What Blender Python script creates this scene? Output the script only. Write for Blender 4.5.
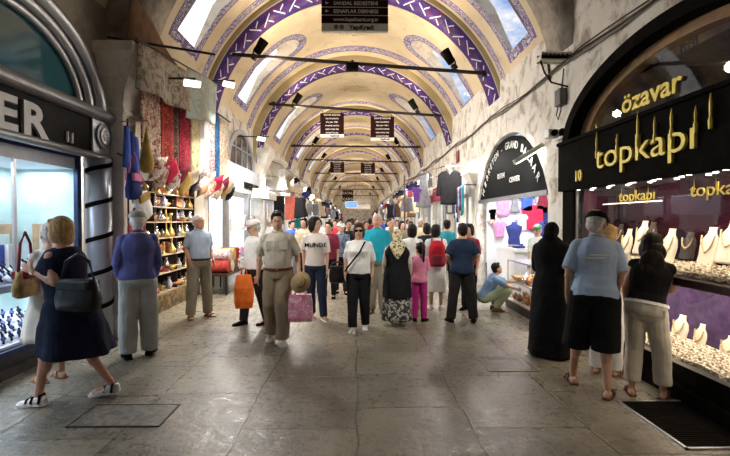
import bpy, bmesh, math, random
from mathutils import Vector, Matrix, noise
R = math.radians
PI = math.pi
sc = bpy.context.scene
for o in list(bpy.data.objects): bpy.data.objects.remove(o)
col = sc.collection
random.seed(7)

# ------------------------------------------------------------------ camera
F = 440.0; EYE = 1.65
cd = bpy.data.cameras.new('camera'); cam = bpy.data.objects.new('camera', cd); col.objects.link(cam)
cd.sensor_width = 36.0; cd.lens = 36.0*F/730.0; cd.clip_start = 0.05; cd.clip_end = 500
cam.location = (0, 0, EYE)
cam.rotation_euler = (R(90) - math.atan(8/F), 0, -math.atan(8/F))
sc.camera = cam
sc.view_settings.view_transform = 'Standard'; sc.view_settings.look = 'None'
sc.view_settings.gamma = 1.0; sc.view_settings.use_curve_mapping = False
sc.view_settings.exposure = 0.0

# ------------------------------------------------------------------ node helpers
class G:
    def __init__(s, nt): s.nt = nt
    def n(s, t, **kw):
        nd = s.nt.nodes.new(t)
        for k, v in kw.items():
            if k.startswith('i_'):
                key = k[2:].replace('_', ' ')
                s.set(nd.inputs[key], v)
            else: setattr(nd, k, v)
        return nd
    def set(s, sock, v):
        if hasattr(v, 'is_linked') or hasattr(v, 'links'): s.nt.links.new(v, sock)
        else: sock.default_value = v
    def m(s, op, a, b=0.0, c=0.0, clamp=False):
        nd = s.nt.nodes.new('ShaderNodeMath'); nd.operation = op; nd.use_clamp = clamp
        for i, v in enumerate((a, b, c)):
            s.set(nd.inputs[i], v)
        return nd.outputs[0]
    def mix(s, f, a, b):
        nd = s.nt.nodes.new('ShaderNodeMix'); nd.data_type = 'RGBA'
        s.set(nd.inputs[0], f)
        s.set(nd.inputs[6], (*a[:3], 1) if isinstance(a, tuple) else a)
        s.set(nd.inputs[7], (*b[:3], 1) if isinstance(b, tuple) else b)
        return nd.outputs[2]
    def noise(s, vec, scale, detail=4, rough=.55, dist=0):
        nd = s.nt.nodes.new('ShaderNodeTexNoise')
        if vec is not None: s.nt.links.new(vec, nd.inputs['Vector'])
        nd.inputs['Scale'].default_value = scale; nd.inputs['Detail'].default_value = detail
        nd.inputs['Roughness'].default_value = rough; nd.inputs['Distortion'].default_value = dist
        return nd.outputs[0]
    def vor(s, vec, scale, feat='F1', out=0):
        nd = s.nt.nodes.new('ShaderNodeTexVoronoi'); nd.feature = feat
        if vec is not None: s.nt.links.new(vec, nd.inputs['Vector'])
        nd.inputs['Scale'].default_value = scale
        return nd.outputs[out]
    def sep(s, vec):
        nd = s.nt.nodes.new('ShaderNodeSeparateXYZ'); s.nt.links.new(vec, nd.inputs[0]); return nd.outputs
    def comb(s, x, y, z=0.0):
        nd = s.nt.nodes.new('ShaderNodeCombineXYZ')
        for i, v in enumerate((x, y, z)): s.set(nd.inputs[i], v)
        return nd.outputs[0]
    def map(s, vec, sx=1, sy=1, sz=1):
        nd = s.nt.nodes.new('ShaderNodeMapping'); s.nt.links.new(vec, nd.inputs[0]); nd.inputs['Scale'].default_value = (sx, sy, sz)
        return nd.outputs[0]
    def ss(s, v, lo, hi):      # smooth step
        nd = s.nt.nodes.new('ShaderNodeMapRange'); nd.interpolation_type = 'SMOOTHSTEP'
        s.set(nd.inputs[0], v); nd.inputs[1].default_value = lo; nd.inputs[2].default_value = hi
        return nd.outputs[0]
    def bump(s, h, strength=.3, dist=.01):
        nd = s.nt.nodes.new('ShaderNodeBump'); nd.inputs['Strength'].default_value = strength; nd.inputs['Distance'].default_value = dist
        s.nt.links.new(h, nd.inputs['Height']); return nd.outputs[0]
    def co(s, kind='Object'):
        nd = s.nt.nodes.new('ShaderNodeTexCoord'); return nd.outputs[kind]

MATS = {}
def newmat(name):
    m = bpy.data.materials.new(name); m.use_nodes = True
    b = m.node_tree.nodes['Principled BSDF']
    return m, G(m.node_tree), b

def mat(name, c, rough=.7, metal=0.0, var=.18, scale=9.0, bump=0.0, bscale=40.0, c2=None, emit=0.0, spec=.4, mask=(.42, .6), dist=.01, stretch=None):
    """plain procedural surface: base colour broken up by noise, optional second colour in patches, fine bump"""
    if name in MATS: return MATS[name]
    m, g, b = newmat(name)
    co = g.co()
    if stretch: co = g.map(co, *stretch)
    nz = g.noise(co, scale, 5)
    lo = tuple(max(0, x*(1-var)) for x in c); hi = tuple(min(1, x*(1+var)) for x in c)
    cc = g.mix(g.ss(nz, .3, .7), lo, hi)
    if c2: cc = g.mix(g.ss(g.noise(co, scale*1.7, 3, .5, .6), *mask), cc, c2)
    g.set(b.inputs['Base Color'], cc)
    b.inputs['Roughness'].default_value = rough; b.inputs['Metallic'].default_value = metal
    b.inputs['Specular IOR Level'].default_value = spec
    if bump: g.set(b.inputs['Normal'], g.bump(g.noise(co, bscale, 4), bump, dist))
    if emit:
        g.set(b.inputs['Emission Color'], (*c, 1)); b.inputs['Emission Strength'].default_value = emit
    MATS[name] = m; return m

def glass_mat(name='glass', tint=(1, 1, 1), rough=.02, op=.10):
    """thin pane: mostly clear with mirror reflection by angle"""
    if name in MATS: return MATS[name]
    m = bpy.data.materials.new(name); m.use_nodes = True; nt = m.node_tree; nt.nodes.clear(); g = G(nt)
    tr = g.n('ShaderNodeBsdfTransparent'); tr.inputs[0].default_value = (*tint, 1)
    gl = g.n('ShaderNodeBsdfGlossy'); gl.inputs['Roughness'].default_value = rough
    ge = g.n('ShaderNodeNewGeometry'); dt = g.n('ShaderNodeVectorMath', operation='DOT_PRODUCT'); g.set(dt.inputs[0], ge.outputs['Incoming']); g.set(dt.inputs[1], ge.outputs['Normal'])
    fr = g.m('ADD', .05, g.m('MULTIPLY', .9, g.m('POWER', g.m('SUBTRACT', 1, g.m('ABSOLUTE', dt.outputs['Value'])), 4.5)))
    mx = g.n('ShaderNodeMixShader'); f = g.m('MULTIPLY', fr, .6, clamp=True)
    g.set(mx.inputs[0], f); g.set(mx.inputs[1], tr.outputs[0]); g.set(mx.inputs[2], gl.outputs[0])
    out = g.n('ShaderNodeOutputMaterial'); g.set(out.inputs[0], mx.outputs[0])
    MATS[name] = m; return m

# ------------------------------------------------------------------ world: cloudy daylight, hazy bright to the left
w = bpy.data.worlds.new('sky'); sc.world = w; w.use_nodes = True
nt = w.node_tree; nt.nodes.clear(); g = G(nt)
d = g.co('Generated'); x, y, z = g.sep(d)
cl = g.ss(g.noise(g.map(d, 1, 1, 1.6), 5.5, 7, .62, .4), .40, .62)
left = g.ss(x, .1, -.35)
blue = g.mix(g.ss(z, 0, 1), (.28, .5, .9), (.10, .24, .68))
csky = g.mix(g.m('MAXIMUM', cl, left), blue, (1.0, .97, .95))
bg = g.n('ShaderNodeBackground'); g.set(bg.inputs[0], csky)
g.set(bg.inputs[1], g.m('ADD', 1.1, g.m('MULTIPLY', left, 1.0)))
wo = g.n('ShaderNodeOutputWorld'); g.set(wo.inputs[0], bg.outputs[0])

# ------------------------------------------------------------------ lamps
def lamp(kind, loc, power, color=(1, .9, .75), size=.3, rot=None, aim=None, name='lamp_light', sy=None, spot=100, blend=.6, parent=None):
    ld = bpy.data.lights.new(name, kind); ld.energy = power; ld.color = color
    if kind == 'AREA':
        ld.size = size
        if sy: ld.shape = 'RECTANGLE'; ld.size_y = sy
    elif kind == 'SPOT':
        ld.spot_size = R(spot); ld.spot_blend = blend; ld.shadow_soft_size = size
    else: ld.shadow_soft_size = size
    o = bpy.data.objects.new(name, ld); col.objects.link(o); o.location = loc
    if aim is not None:
        o.rotation_euler = (Vector(aim)-Vector(loc)).to_track_quat('-Z', 'Y').to_euler()
    elif rot: o.rotation_euler = rot
    if parent: o.parent = parent
    return o
WARM = (1, .83, .62); SOFT = (1, .90, .76); COOL = (.78, .88, 1.0); WHITE = (1, .97, .92)
VC = -0.05; SPR = 3.48           # vault centre line and springing height
RODS = [6.45, 9.7, 13.95, 20.4, 25.2, 31.8, 38.5, 48.5, 60.5]
UPS = [(9.7, 1.0), (13.95, .9), (20.4, 1.0), (25.2, 1.0), (31.8, 1.2), (38.5, 1.2), (48.5, 1.6), (60.5, 1.6)]
K = .62
for yy, p in UPS:                # flood lamps clamped on the iron tie rods, turned to the vault
    for s in (-1, 1):
        lamp('SPOT', (VC+s*1.9, yy+.1, 5.02), 330*p*K, WARM, .12, aim=(VC-s*1.2, yy+2.2, 7.2), name='flood_lamp_light', spot=150)
        lamp('SPOT', (VC+s*1.9, yy-.1, 5.02), 110*p*K, WARM, .12, aim=(VC-s*1.0, yy-2.6, 7.0), name='flood_lamp_light', spot=150)
# fluorescent tubes under the wall brackets and over the shop fronts, light the passage
for yy, p in ((8.3, 34), (11.5, 170), (15.5, 160), (19.5, 160), (24, 170), (30, 200), (38, 240), (48, 260), (58, 260)):
    for s in (-1, 1):
        lamp('AREA', (s*2.75, yy, 3.35), p*K, WHITE, 1.3, aim=(s*1.1, yy, 0), name='shop_tube_light', sy=.12)

# a small separate scene in which text and skins are turned to plain meshes (quick to evaluate)
WORK = bpy.data.scenes.new('work')
def evaluated_mesh(o):
    WORK.collection.objects.link(o)
    with bpy.context.temp_override(scene=WORK, view_layer=WORK.view_layers[0]):
        dg = bpy.context.evaluated_depsgraph_get(); dg.update()
    me = bpy.data.meshes.new_from_object(o.evaluated_get(dg)); WORK.collection.objects.unlink(o); return me
# two added fill spots, no real fittings, lighting the people from the front
for s in (-1, 1):
    lamp('SPOT', (s*2.75, 4.3, 3.35), 330, WHITE, .12, aim=(-s*.5, 8.6, 1.0), name='cornice_spot_light', spot=70, blend=.8)
# ------------------------------------------------------------------ mesh builder
class MB:
    def __init__(s): s.bm = bmesh.new(); s.uv = None
    def V(s, p): return s.bm.verts.new(p)
    def box(s, c, d, rot=None, taper=None):
        cx, cy, cz = c; hx, hy, hz = d[0]/2, d[1]/2, d[2]/2
        vs = []
        for k in (-1, 1):
            t = (taper if (taper and k == 1) else 1)
            for (i, j) in ((-1, -1), (1, -1), (1, 1), (-1, 1)):
                p = Vector((i*hx*t, j*hy*t, k*hz))
                if rot: p = rot @ p
                vs.append(s.V((cx+p.x, cy+p.y, cz+p.z)))
        for f in ((3, 2, 1, 0), (4, 5, 6, 7), (0, 1, 5, 4), (1, 2, 6, 5), (2, 3, 7, 6), (3, 0, 4, 7)):
            s.bm.faces.new([vs[q] for q in f])
        return s
    def b2(s, x0, x1, y0, y1, z0, z1): return s.box(((x0+x1)/2, (y0+y1)/2, (z0+z1)/2), (abs(x1-x0), abs(y1-y0), abs(z1-z0)))
    def rings(s, rings, cap=True, closed=True):
        rv = [[s.V(p) for p in r] for r in rings]; n = len(rings[0])
        for a, b in zip(rv, rv[1:]):
            for i in range(n if closed else n-1):
                j = (i+1) % n
                s.bm.faces.new((a[i], a[j], b[j], b[i]))
        if cap and closed:
            s.bm.faces.new(rv[0][::-1]); s.bm.faces.new(rv[-1])
        return s
    def frame(s, d):
        d = Vector(d).normalized(); up = Vector((0, 0, 1)) if abs(d.z) < .9 else Vector((0, 1, 0))
        a = d.cross(up).normalized(); return a, d.cross(a).normalized()
    def cyl(s, p0, p1, r0, r1=None, n=10, cap=True):
        p0, p1 = Vector(p0), Vector(p1); r1 = r0 if r1 is None else r1; a, b = s.frame(p1-p0)
        f = lambda c, r: [c+a*(math.cos(2*PI*i/n)*r)-b*(math.sin(2*PI*i/n)*r) for i in range(n)]
        return s.rings([f(p0, r0), f(p1, r1)], cap)
    def tube(s, pts, r, n=8):
        pts = [Vector(p) for p in pts]; rs = []
        for i, p in enumerate(pts):
            d = (pts[min(i+1, len(pts)-1)]-pts[max(i-1, 0)]); a, b = s.frame(d)
            rr = r[i] if isinstance(r, (list, tuple)) else r
            rs.append([p+a*(math.cos(2*PI*k/n)*rr)-b*(math.sin(2*PI*k/n)*rr) for k in range(n)])
        return s.rings(rs)
    def ell(s, c, r, rot=None, n=12, m=8):
        c = Vector(c); r = (r, r, r) if not isinstance(r, (tuple, list)) else r
        vt = []
        for j in range(1, m):
            ph = PI*j/m; row = []
            for i in range(n):
                th = 2*PI*i/n
                p = Vector((r[0]*math.sin(ph)*math.cos(th), r[1]*math.sin(ph)*math.sin(th), -r[2]*math.cos(ph)))
                if rot: p = rot @ p
                row.append(s.V(c+p))
            vt.append(row)
        lo = Vector((0, 0, -r[2])); hi = Vector((0, 0, r[2]))
        if rot: lo, hi = rot @ lo, rot @ hi
        a, b = s.V(c+lo), s.V(c+hi)
        for i in range(n):
            j = (i+1) % n
            s.bm.faces.new((a, vt[0][j], vt[0][i])); s.bm.faces.new((b, vt[-1][i], vt[-1][j]))
            for q in range(m-2): s.bm.faces.new((vt[q][i], vt[q][j], vt[q+1][j], vt[q+1][i]))
        return s
    def lathe(s, prof, c=(0, 0, 0), n=16, cap=True, sq=0, axis=None):
        """prof = [(r, z)...]; sq=1 gives a square plan"""
        c = Vector(c); rs = []
        for r, z in prof:
            ring = []
            for i in range(n):
                th = 2*PI*(i+.5)/n; cx, cy = math.cos(th), math.sin(th)
                if sq:
                    k = 1/max(abs(cx), abs(cy)); cx, cy = cx*k, cy*k
                p = Vector((cx*r, cy*r, z))
                if axis: p = axis @ p
                ring.append(c+p)
            rs.append(ring)
        return s.rings(rs, cap)
    def prism(s, poly, fn, t0, t1):
        """poly: 2D outline; fn(u, v, t) -> point"""
        return s.rings([[fn(u, v, t0) for u, v in poly], [fn(u, v, t1) for u, v in poly]])
    def quad(s, *ps): s.bm.faces.new([s.V(p) for p in ps]); return s
    def build(s, name, m, parent=None, smooth=False, bevel=0, solid=0, sub=0):
        me = bpy.data.meshes.new(name)
        bmesh.ops.recalc_face_normals(s.bm, faces=s.bm.faces[:])
        if smooth:
            for f in s.bm.faces: f.smooth = True
        s.bm.to_mesh(me); s.bm.free()
        o = bpy.data.objects.new(name, me); col.objects.link(o)
        for mm in (m if isinstance(m, (list, tuple)) else [m]): me.materials.append(mm)
        if parent: o.parent = parent
        if solid: md = o.modifiers.new('solid', 'SOLIDIFY'); md.thickness = solid; md.offset = 0
        if bevel:
            md = o.modifiers.new('bevel', 'BEVEL'); md.width = bevel; md.segments = 2; md.limit_method = 'ANGLE'
        if sub: md = o.modifiers.new('sub', 'SUBSURF'); md.levels = sub; md.render_levels = sub
        return o
def tag(o, label=None, cat=None, group=None, kind=None):
    if label: o['label'] = label
    if cat: o['category'] = cat
    if group: o['group'] = group
    if kind: o['kind'] = kind
    return o
def struct(o, label=None): o['kind'] = 'structure'; return tag(o, label)
def empty(name, loc=(0, 0, 0), rz=0, label=None, cat=None, group=None):
    o = bpy.data.objects.new(name, None); col.objects.link(o); o.location = loc; o.rotation_euler = (0, 0, rz)
    return tag(o, label, cat, group)
def copy_tree(o, parent=None):
    c = o.copy(); col.objects.link(c); c.parent = parent
    for ch in [q for q in o.children]: copy_tree(ch, c)
    return c
def text(s, size, m, name='lettering', parent=None, extrude=.01, loc=(0, 0, 0), rot=(R(90), 0, 0), align='CENTER', off=0, sx=1, shear=0, space=1):
    cu = bpy.data.curves.new(name, 'FONT'); cu.body = s; cu.size = size; cu.extrude = extrude; cu.align_x = align; cu.offset = off; cu.shear = shear
    cu.space_character = space; cu.resolution_u = 3
    t = bpy.data.objects.new(name, cu); me = evaluated_mesh(t)
    bpy.data.objects.remove(t)
    o = bpy.data.objects.new(name, me); col.objects.link(o); me.materials.clear(); me.materials.append(m)
    o.location = loc; o.rotation_euler = rot; o.scale = (sx, 1, 1)
    if parent: o.parent = parent
    return o
def at(px, py, Y): return Vector(((px-357)/F*Y, Y, EYE+(220-py)/F*Y))
# ------------------------------------------------------------------ painted vault materials
def painted(name, kind):
    m, g, b = newmat(name); uv = g.co('UV'); u, v, _ = g.sep(uv); ob = g.co('Object')
    dirt = g.noise(ob, 2.3, 6, .6)
    if kind == 'purple':
        L = .66
        t = g.m('FRACT', g.m('DIVIDE', u, L)); tri = g.m('ABSOLUTE', g.m('SUBTRACT', g.m('MULTIPLY', t, 2), 1))
        zig = g.m('ADD', .16, g.m('MULTIPLY', tri, .68))
        line = g.m('LESS_THAN', g.m('ABSOLUTE', g.m('SUBTRACT', v, zig)), .042)
        t2 = g.m('FRACT', g.m('ADD', g.m('DIVIDE', u, L/2), .0))
        seg = g.m('LESS_THAN', g.m('ABSOLUTE', g.m('SUBTRACT', t2, .5)), .34)
        line = g.m('MULTIPLY', line, seg)
        # small crossing leaf
        t3 = g.m('FRACT', g.m('ADD', g.m('DIVIDE', u, L/2), .25))
        z2 = g.m('SUBTRACT', 1, zig)
        leaf = g.m('MULTIPLY', g.m('LESS_THAN', g.m('ABSOLUTE', g.m('SUBTRACT', v, z2)), .04), g.m('LESS_THAN', g.m('ABSOLUTE', g.m('SUBTRACT', t3, .5)), .16))
        line = g.m('MAXIMUM', line, leaf)
        uvs = g.comb(g.m('MULTIPLY', u, 1.0), g.m('MULTIPLY', v, .9))
        e = g.vor(uvs, 6.5, 'DISTANCE_TO_EDGE')
        base = g.mix(g.m('LESS_THAN', e, .07), (.030, .030, .19), (.12, .022, .06))
        base = g.mix(g.ss(g.noise(ob, 6, 3), .45, .7), base, (.07, .04, .20))
        c = g.mix(line, base, (.72, .69, .76))
        ed = g.m('MAXIMUM', g.m('LESS_THAN', v, .05), g.m('GREATER_THAN', v, .95))
        c = g.mix(ed, c, (.66, .56, .42))
    elif kind == 'scroll':
        uvs = g.comb(u, g.m('MULTIPLY', v, .24))
        e = g.vor(uvs, 13, 'DISTANCE_TO_EDGE'); nz = g.noise(uvs, 16, 3, .6, 1.5)
        ln = g.m('MAXIMUM', g.m('LESS_THAN', e, .06), g.m('LESS_THAN', g.m('ABSOLUTE', g.m('SUBTRACT', nz, .5)), .035))
        c = g.mix(ln, (.66, .62, .60), (.13, .10, .30))
        c = g.mix(g.m('MULTIPLY', g.m('GREATER_THAN', g.noise(uvs, 26, 2), .6), .7), c, (.16, .11, .26))
        ed = g.m('MAXIMUM', g.m('LESS_THAN', v, .12), g.m('GREATER_THAN', v, .88))
        c = g.mix(ed, c, (.19, .13, .28))
    elif kind == 'gold':
        uvs = g.comb(u, g.m('MULTIPLY', v, .3)); nz = g.noise(uvs, 15, 3, .6, 2)
        ln = g.m('LESS_THAN', g.m('ABSOLUTE', g.m('SUBTRACT', nz, .5)), .05)
        c = g.mix(ln, (.60, .43, .20), (.14, .10, .06))
        ed = g.m('MAXIMUM', g.m('LESS_THAN', v, .1), g.m('GREATER_THAN', v, .9)); c = g.mix(ed, c, (.16, .09, .08))
    elif kind == 'olive':  # rib faces: shade of the side turned from the light, put into the colour
        c = g.mix(g.noise(ob, 4, 4), (.30, .235, .12), (.42, .34, .19))
    elif kind == 'stone':
        c = g.mix(g.ss(g.noise(ob, 3, 7, .65), .3, .7), (.17, .145, .115), (.44, .39, .33))
    else:
        c = g.mix(g.ss(g.noise(ob, .9, 5, .6), .25, .8), (.62, .50, .33), (.76, .65, .46))
    c = g.mix(g.m('MULTIPLY', g.ss(dirt, .52, .78), .55), c, (.34, .27, .18))
    g.set(b.inputs['Base Color'], c); b.inputs['Roughness'].default_value = .85; b.inputs['Specular IOR Level'].default_value = .15
    g.set(b.inputs['Normal'], g.bump(g.noise(ob, 14, 5), .25, .02))
    MATS[name] = m; return m
VM = [painted('vault_cream', 'cream'), painted('vault_purple_band', 'purple'), painted('vault_scroll_band', 'scroll'),
      painted('vault_gold_band', 'gold'), painted('vault_olive', 'olive'), painted('vault_stone', 'stone')]
CREAM, PURP, SCR, GOLD, OLI, STO = range(6)

def plaster(name, base, dark, amt=.5, sc_=1.6, crack=False):
    m, g, b = newmat(name); ob = g.co('Object')
    n1 = g.noise(ob, sc_, 8, .66, .3); n2 = g.noise(g.map(ob, 1, 1, .8), sc_*1.7, 7, .68, .5)
    c = g.mix(g.ss(n1, .3, .75), tuple(x*.86 for x in base), base)
    c = g.mix(g.m('MULTIPLY', g.ss(n2, .47, .66), amt), c, dark)
    if crack:
        e = g.vor(g.map(ob, 1, 1, 1), .9, 'DISTANCE_TO_EDGE'); nn = g.noise(ob, 3, 4)
        c = g.mix(g.m('MULTIPLY', g.m('MULTIPLY', g.m('LESS_THAN', e, .012), g.m('GREATER_THAN', nn, .5)), .7), c, (.16, .12, .1))
        c = g.mix(g.m('MULTIPLY', g.ss(g.noise(ob, 1.1, 7, .7, 1.2), .60, .68), .6), c, (.36, .25, .2))
    g.set(b.inputs['Base Color'], c); b.inputs['Roughness'].default_value = .9; b.inputs['Specular IOR Level'].default_value = .2
    g.set(b.inputs['Normal'], g.bump(g.noise(ob, 9, 7, .7), .35, .03))
    MATS[name] = m; return m
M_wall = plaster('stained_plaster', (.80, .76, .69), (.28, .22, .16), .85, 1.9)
M_wall2 = plaster('grimy_plaster', (.42, .38, .32), (.15, .12, .1), .6)  # darker blotched plaster for the near left wall
M_cap = plaster('capital_stone', (.80, .76, .68), (.38, .33, .27), .35, 2.5, False)
M_black = mat('black_panel', (.008, .007, .006), .8, var=.3, spec=.02)
M_iron = mat('dark_iron', (.03, .022, .02), .5, .4)
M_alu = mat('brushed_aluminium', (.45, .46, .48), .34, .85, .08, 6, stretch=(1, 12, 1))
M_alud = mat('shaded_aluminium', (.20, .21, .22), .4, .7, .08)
M_glass = glass_mat()
M_white = mat('white_paint', (.82, .82, .80), .5, var=.05)

# ------------------------------------------------------------------ vault
def xz(th, r): return VC+r*math.cos(th), SPR+r*math.sin(th)
def vault_bay(y0, y1, r, yc=None, hw=.42, bord=.2, stripes=(), ts=25, tt=63, nseg=30, label=None):
    """barrel bay; windows splayed through both haunches; stripes = [(ya, yb, material)]"""
    bm = bmesh.new(); uvl = bm.loops.layers.uv.new('UVMap')
    rows = []
    ths = sorted(set([90.0*i/nseg for i in range(nseg+1)]))
    if yc is None: rows = [(t, 0, 0) for t in ths]
    else:
        di = math.degrees(hw/r); do = math.degrees((hw+bord)/r); t1 = tt-di
        def w(t, h, d): 
            if t <= t1: return h
            q = (t-t1)/d
            return h*math.sqrt(max(0, 1-q*q))
        ext = [ts-3, ts, t1] + [t1+do*math.sin(R(a)) for a in (15, 30, 45, 58, 68, 76, 83, 90)] + [tt] + [t1+di*math.sin(R(a)) for a in (60, 75, 84)]
        allt = sorted(set([round(t, 3) for t in ths+ext]))
        ts3, tsr, ttr, tor = round(ts-3, 3), round(ts, 3), round(tt, 3), round(t1+do, 3)
        for t in allt:
            if t < ts3 or t > tor: rows.append((t, 0, 0))
            elif t == ts3: rows += [(t, 0, 0), (t, 0, hw+bord)]
            elif t < tsr: rows.append((t, 0, hw+bord))
            elif t == tsr: rows += [(t, 0, hw+bord), (t, hw, hw+bord)]
            else: rows.append((t, w(t, hw, di) if t < ttr else 0, w(t, hw+bord, do) if t < tor else 0))
    st = sorted(stripes)
    for side in (0, 1):
        cols = []          # per row list of (y, )
        def ys(row):
            t, wi, wo = row; L = [(y0, None)]
            c = yc if yc is not None else (y0+y1)/2
            for a, b_, m_ in st:
                if b_ <= c: L += [(a, None), (b_, m_)]
            L += [(c-wo, None), (c-wi, SCR), (c+wi, 'hole'), (c+wo, SCR)]
            for a, b_, m_ in st:
                if a >= c: L += [(a, None), (b_, m_)]
            L.append((y1, None)); return L
        for ra, rb in zip(rows, rows[1:]):
            if ra[0] == rb[0]: continue
            A, B = ys(ra), ys(rb)
            ta, tb = R(ra[0]), R(rb[0])
            if side: ta, tb = PI-ta, PI-tb
            for k in range(len(A)-1):
                m_ = A[k+1][1]
                if m_ == 'hole': continue
                pa0, pa1, pb0, pb1 = A[k][0], A[k+1][0], B[k][0], B[k+1][0]
                if abs(pa1-pa0) < 1e-5 and abs(pb1-pb0) < 1e-5: continue
                xa, za = xz(ta, r); xb, zb = xz(tb, r)
                pts = [((xa, pa0, za), ta*r, 0), ((xa, pa1, za), ta*r, 1), ((xb, pb1, zb), tb*r, 1), ((xb, pb0, zb), tb*r, 0)]
                if abs(pa1-pa0) < 1e-5: pts.pop(1)
                elif abs(pb1-pb0) < 1e-5: pts.pop(2)
                vs = [bm.verts.new(p[0]) for p in pts]
                if side: vs = vs[::-1]; pts = pts[::-1]
                f = bm.faces.new(vs); f.material_index = CREAM if m_ is None else m_; f.smooth = True
                for lp, p in zip(f.loops, pts): lp[uvl].uv = (p[1], p[2])
    bmesh.ops.remove_doubles(bm, verts=bm.verts[:], dist=1e-4)
    me = bpy.data.meshes.new('ceiling'); bm.to_mesh(me); bm.free()
    for q in VM: me.materials.append(q)
    o = bpy.data.objects.new('ceiling', me); col.objects.link(o); struct(o, label)
    return o
WN = [0]
M_reveal = plaster('window_reveal_plaster', (.78, .72, .62), (.42, .33, .24), .5, 2.5, False)
def vault_window(yc, r, hw, ts=25, tt=63, sides=(0, 1)):
    for side in sides:
        WN[0] += 1
        di = math.degrees(hw/r); t1 = tt-di
        con = [(ts, -hw), ((ts+t1)/2, -hw), (t1, -hw)] + [(t1+di*math.sin(R(a)), -hw*math.cos(R(a))) for a in (20, 40, 60, 75, 90)]
        con = con + [(t, -y) for t, y in con[:-1][::-1]]
        sx, sz = xz(R(ts), r); s = -1 if side else 1
        inn, out, qq = [], [], []
        for t, y in con:
            x, z = xz(R(t), r)
            if side: x = 2*VC-x
            inn.append((x, yc+y, z))
            q = (t-ts)/(tt-ts); qq.append(q); d = .05+.30*q
            c_, s_ = math.cos(R(t)), math.sin(R(t))
            out.append((x+s*d*.9, yc+y*(1-.12*q), z+d*.45))
        m = MB(); a = [m.V(p) for p in inn]; b = [m.V(p) for p in out]; n = len(a)
        for i in range(n):
            j = (i+1) % n; m.bm.faces.new((a[i], a[j], b[j], b[i]))
        h = n//2; p = MB(); pv = [p.V(q) for q in out]
        for i in range(h):                      # lower part glazed, the head of the niche closed with plaster
            k = n-1-i; i2, k2 = i+1, n-2-i
            ids = [i, i2, k2, k] if i2 != k2 else [i, i2, k]
            if qq[i] < (.62 if yc < 10 else .42): p.bm.faces.new([pv[q] for q in ids])
            else: m.bm.faces.new([b[q] for q in ids])
        o = m.build('window_%d' % WN[0], M_reveal); struct(o)
        struct(p.build('window_pane', M_glass, o))
TN = [0]
def rib(ya, yb, rr, rv, soffit=PURP, face=OLI, split=None):
    TN[0] += 1
    bm = bmesh.new(); uvl = bm.loops.layers.uv.new('UVMap'); n = 60
    def strip(y_a, r_a, y_b, r_b, m_, w=1):
        for i in range(n):
            t0, t1 = PI*i/n, PI*(i+1)/n
            P = [((*xz(t0, r_a),), y_a, t0, 0), ((*xz(t1, r_a),), y_a, t1, 0), ((*xz(t1, r_b),), y_b, t1, 1), ((*xz(t0, r_b),), y_b, t0, 1)]
            f = bm.faces.new([bm.verts.new((p[0][0], p[1], p[0][1])) for p in P]); f.material_index = m_; f.smooth = True
            for lp, p in zip(f.loops, P): lp[uvl].uv = (p[2]*rr, p[3])
    strip(ya, rv, ya, rr, face)
    if split:
        e = [ya]+split+[yb]
        ms = [STO if False else CREAM, PURP, CREAM] if len(split) == 2 else [soffit]
        for k in range(len(e)-1): strip(e[k], rr, e[k+1], rr, ms[k])
    else: strip(ya, rr, yb, rr, soffit)
    strip(yb, rr, yb, rv, face)
    bmesh.ops.remove_doubles(bm, verts=bm.verts[:], dist=1e-4)
    me = bpy.data.meshes.new('trim'); bm.to_mesh(me); bm.free()
    for q in VM: me.materials.append(q)
    o = bpy.data.objects.new('trim_%d' % TN[0], me); col.objects.link(o); struct(o)
# near bay
vault_bay(-4, 6.25, 3.6, None, stripes=[(4.55, 4.8, SCR), (5.0, 5.9, PURP)])
rib(6.2, 6.95, 3.17, 3.65, STO, STO)
vault_bay(6.9, 9.4, 3.3, 8.0, .42, .22, [(9.05, 9.27, SCR)]); vault_window(8.0, 3.3, .42)
rib(9.38, 10.2, 3.2, 3.45, PURP, OLI)
vault_bay(10.1, 14.1, 3.4, 12.15, .45, .24, [(10.4, 10.62, SCR), (13.3, 13.72, SCR)]); vault_window(12.15, 3.4, .45)
rib(14.07, 15.0, 3.17, 3.5)
ribs = [(14.07, 15.0), (20.2, 21.1), (25.2, 26.0), (31.6, 32.5), (38.4, 39.3), (48.3, 49.4), (60.3, 61.4)]
for k in range(1, len(ribs)):
    a, b_ = ribs[k-1][1], ribs[k][0]; c = (a+b_)/2
    rib(b_, ribs[k][1], 3.17, 3.5)
    vault_bay(a-.02, b_+.05, 3.4, c, .45, .26, [(a+.35, a+.6, SCR), (b_-.75, b_-.35, SCR)]); vault_window(c, 3.4, .45)
vault_bay(61.3, 68, 3.4, None)

# gold arabesque medallions painted on the crown
def crest(yc, w, h, r):
    m, g, b = newmat('gold_crest'); ob = g.co('Object')
    e = g.vor(ob, 16, 'DISTANCE_TO_EDGE'); c = g.mix(g.m('LESS_THAN', e, .10), (.75, .62, .40), (.26, .19, .07))
    g.set(b.inputs['Base Color'], c); b.inputs['Roughness'].default_value = .8
    q = MB(); pts = []
    for i in range(48):
        a = 2*PI*i/48; k = 1+.10*math.cos(8*a)
        x = math.cos(a)*w/2*k; y = math.sin(a)*h/2*k
        th = PI/2 - x/r; X, Z = xz(th, r-.012); pts.append((X, yc+y, Z))
    q.bm.faces.new([q.V(p) for p in pts])
    o = q.build('painted_medallion', m)
    return o
for yc, r in ((12.1, 3.4), (17.6, 3.4), (8.1, 3.3), (23.2, 3.4), (28.8, 3.4)):
    o = crest(yc, 1.1, .9, r)
    struct(o)

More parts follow.
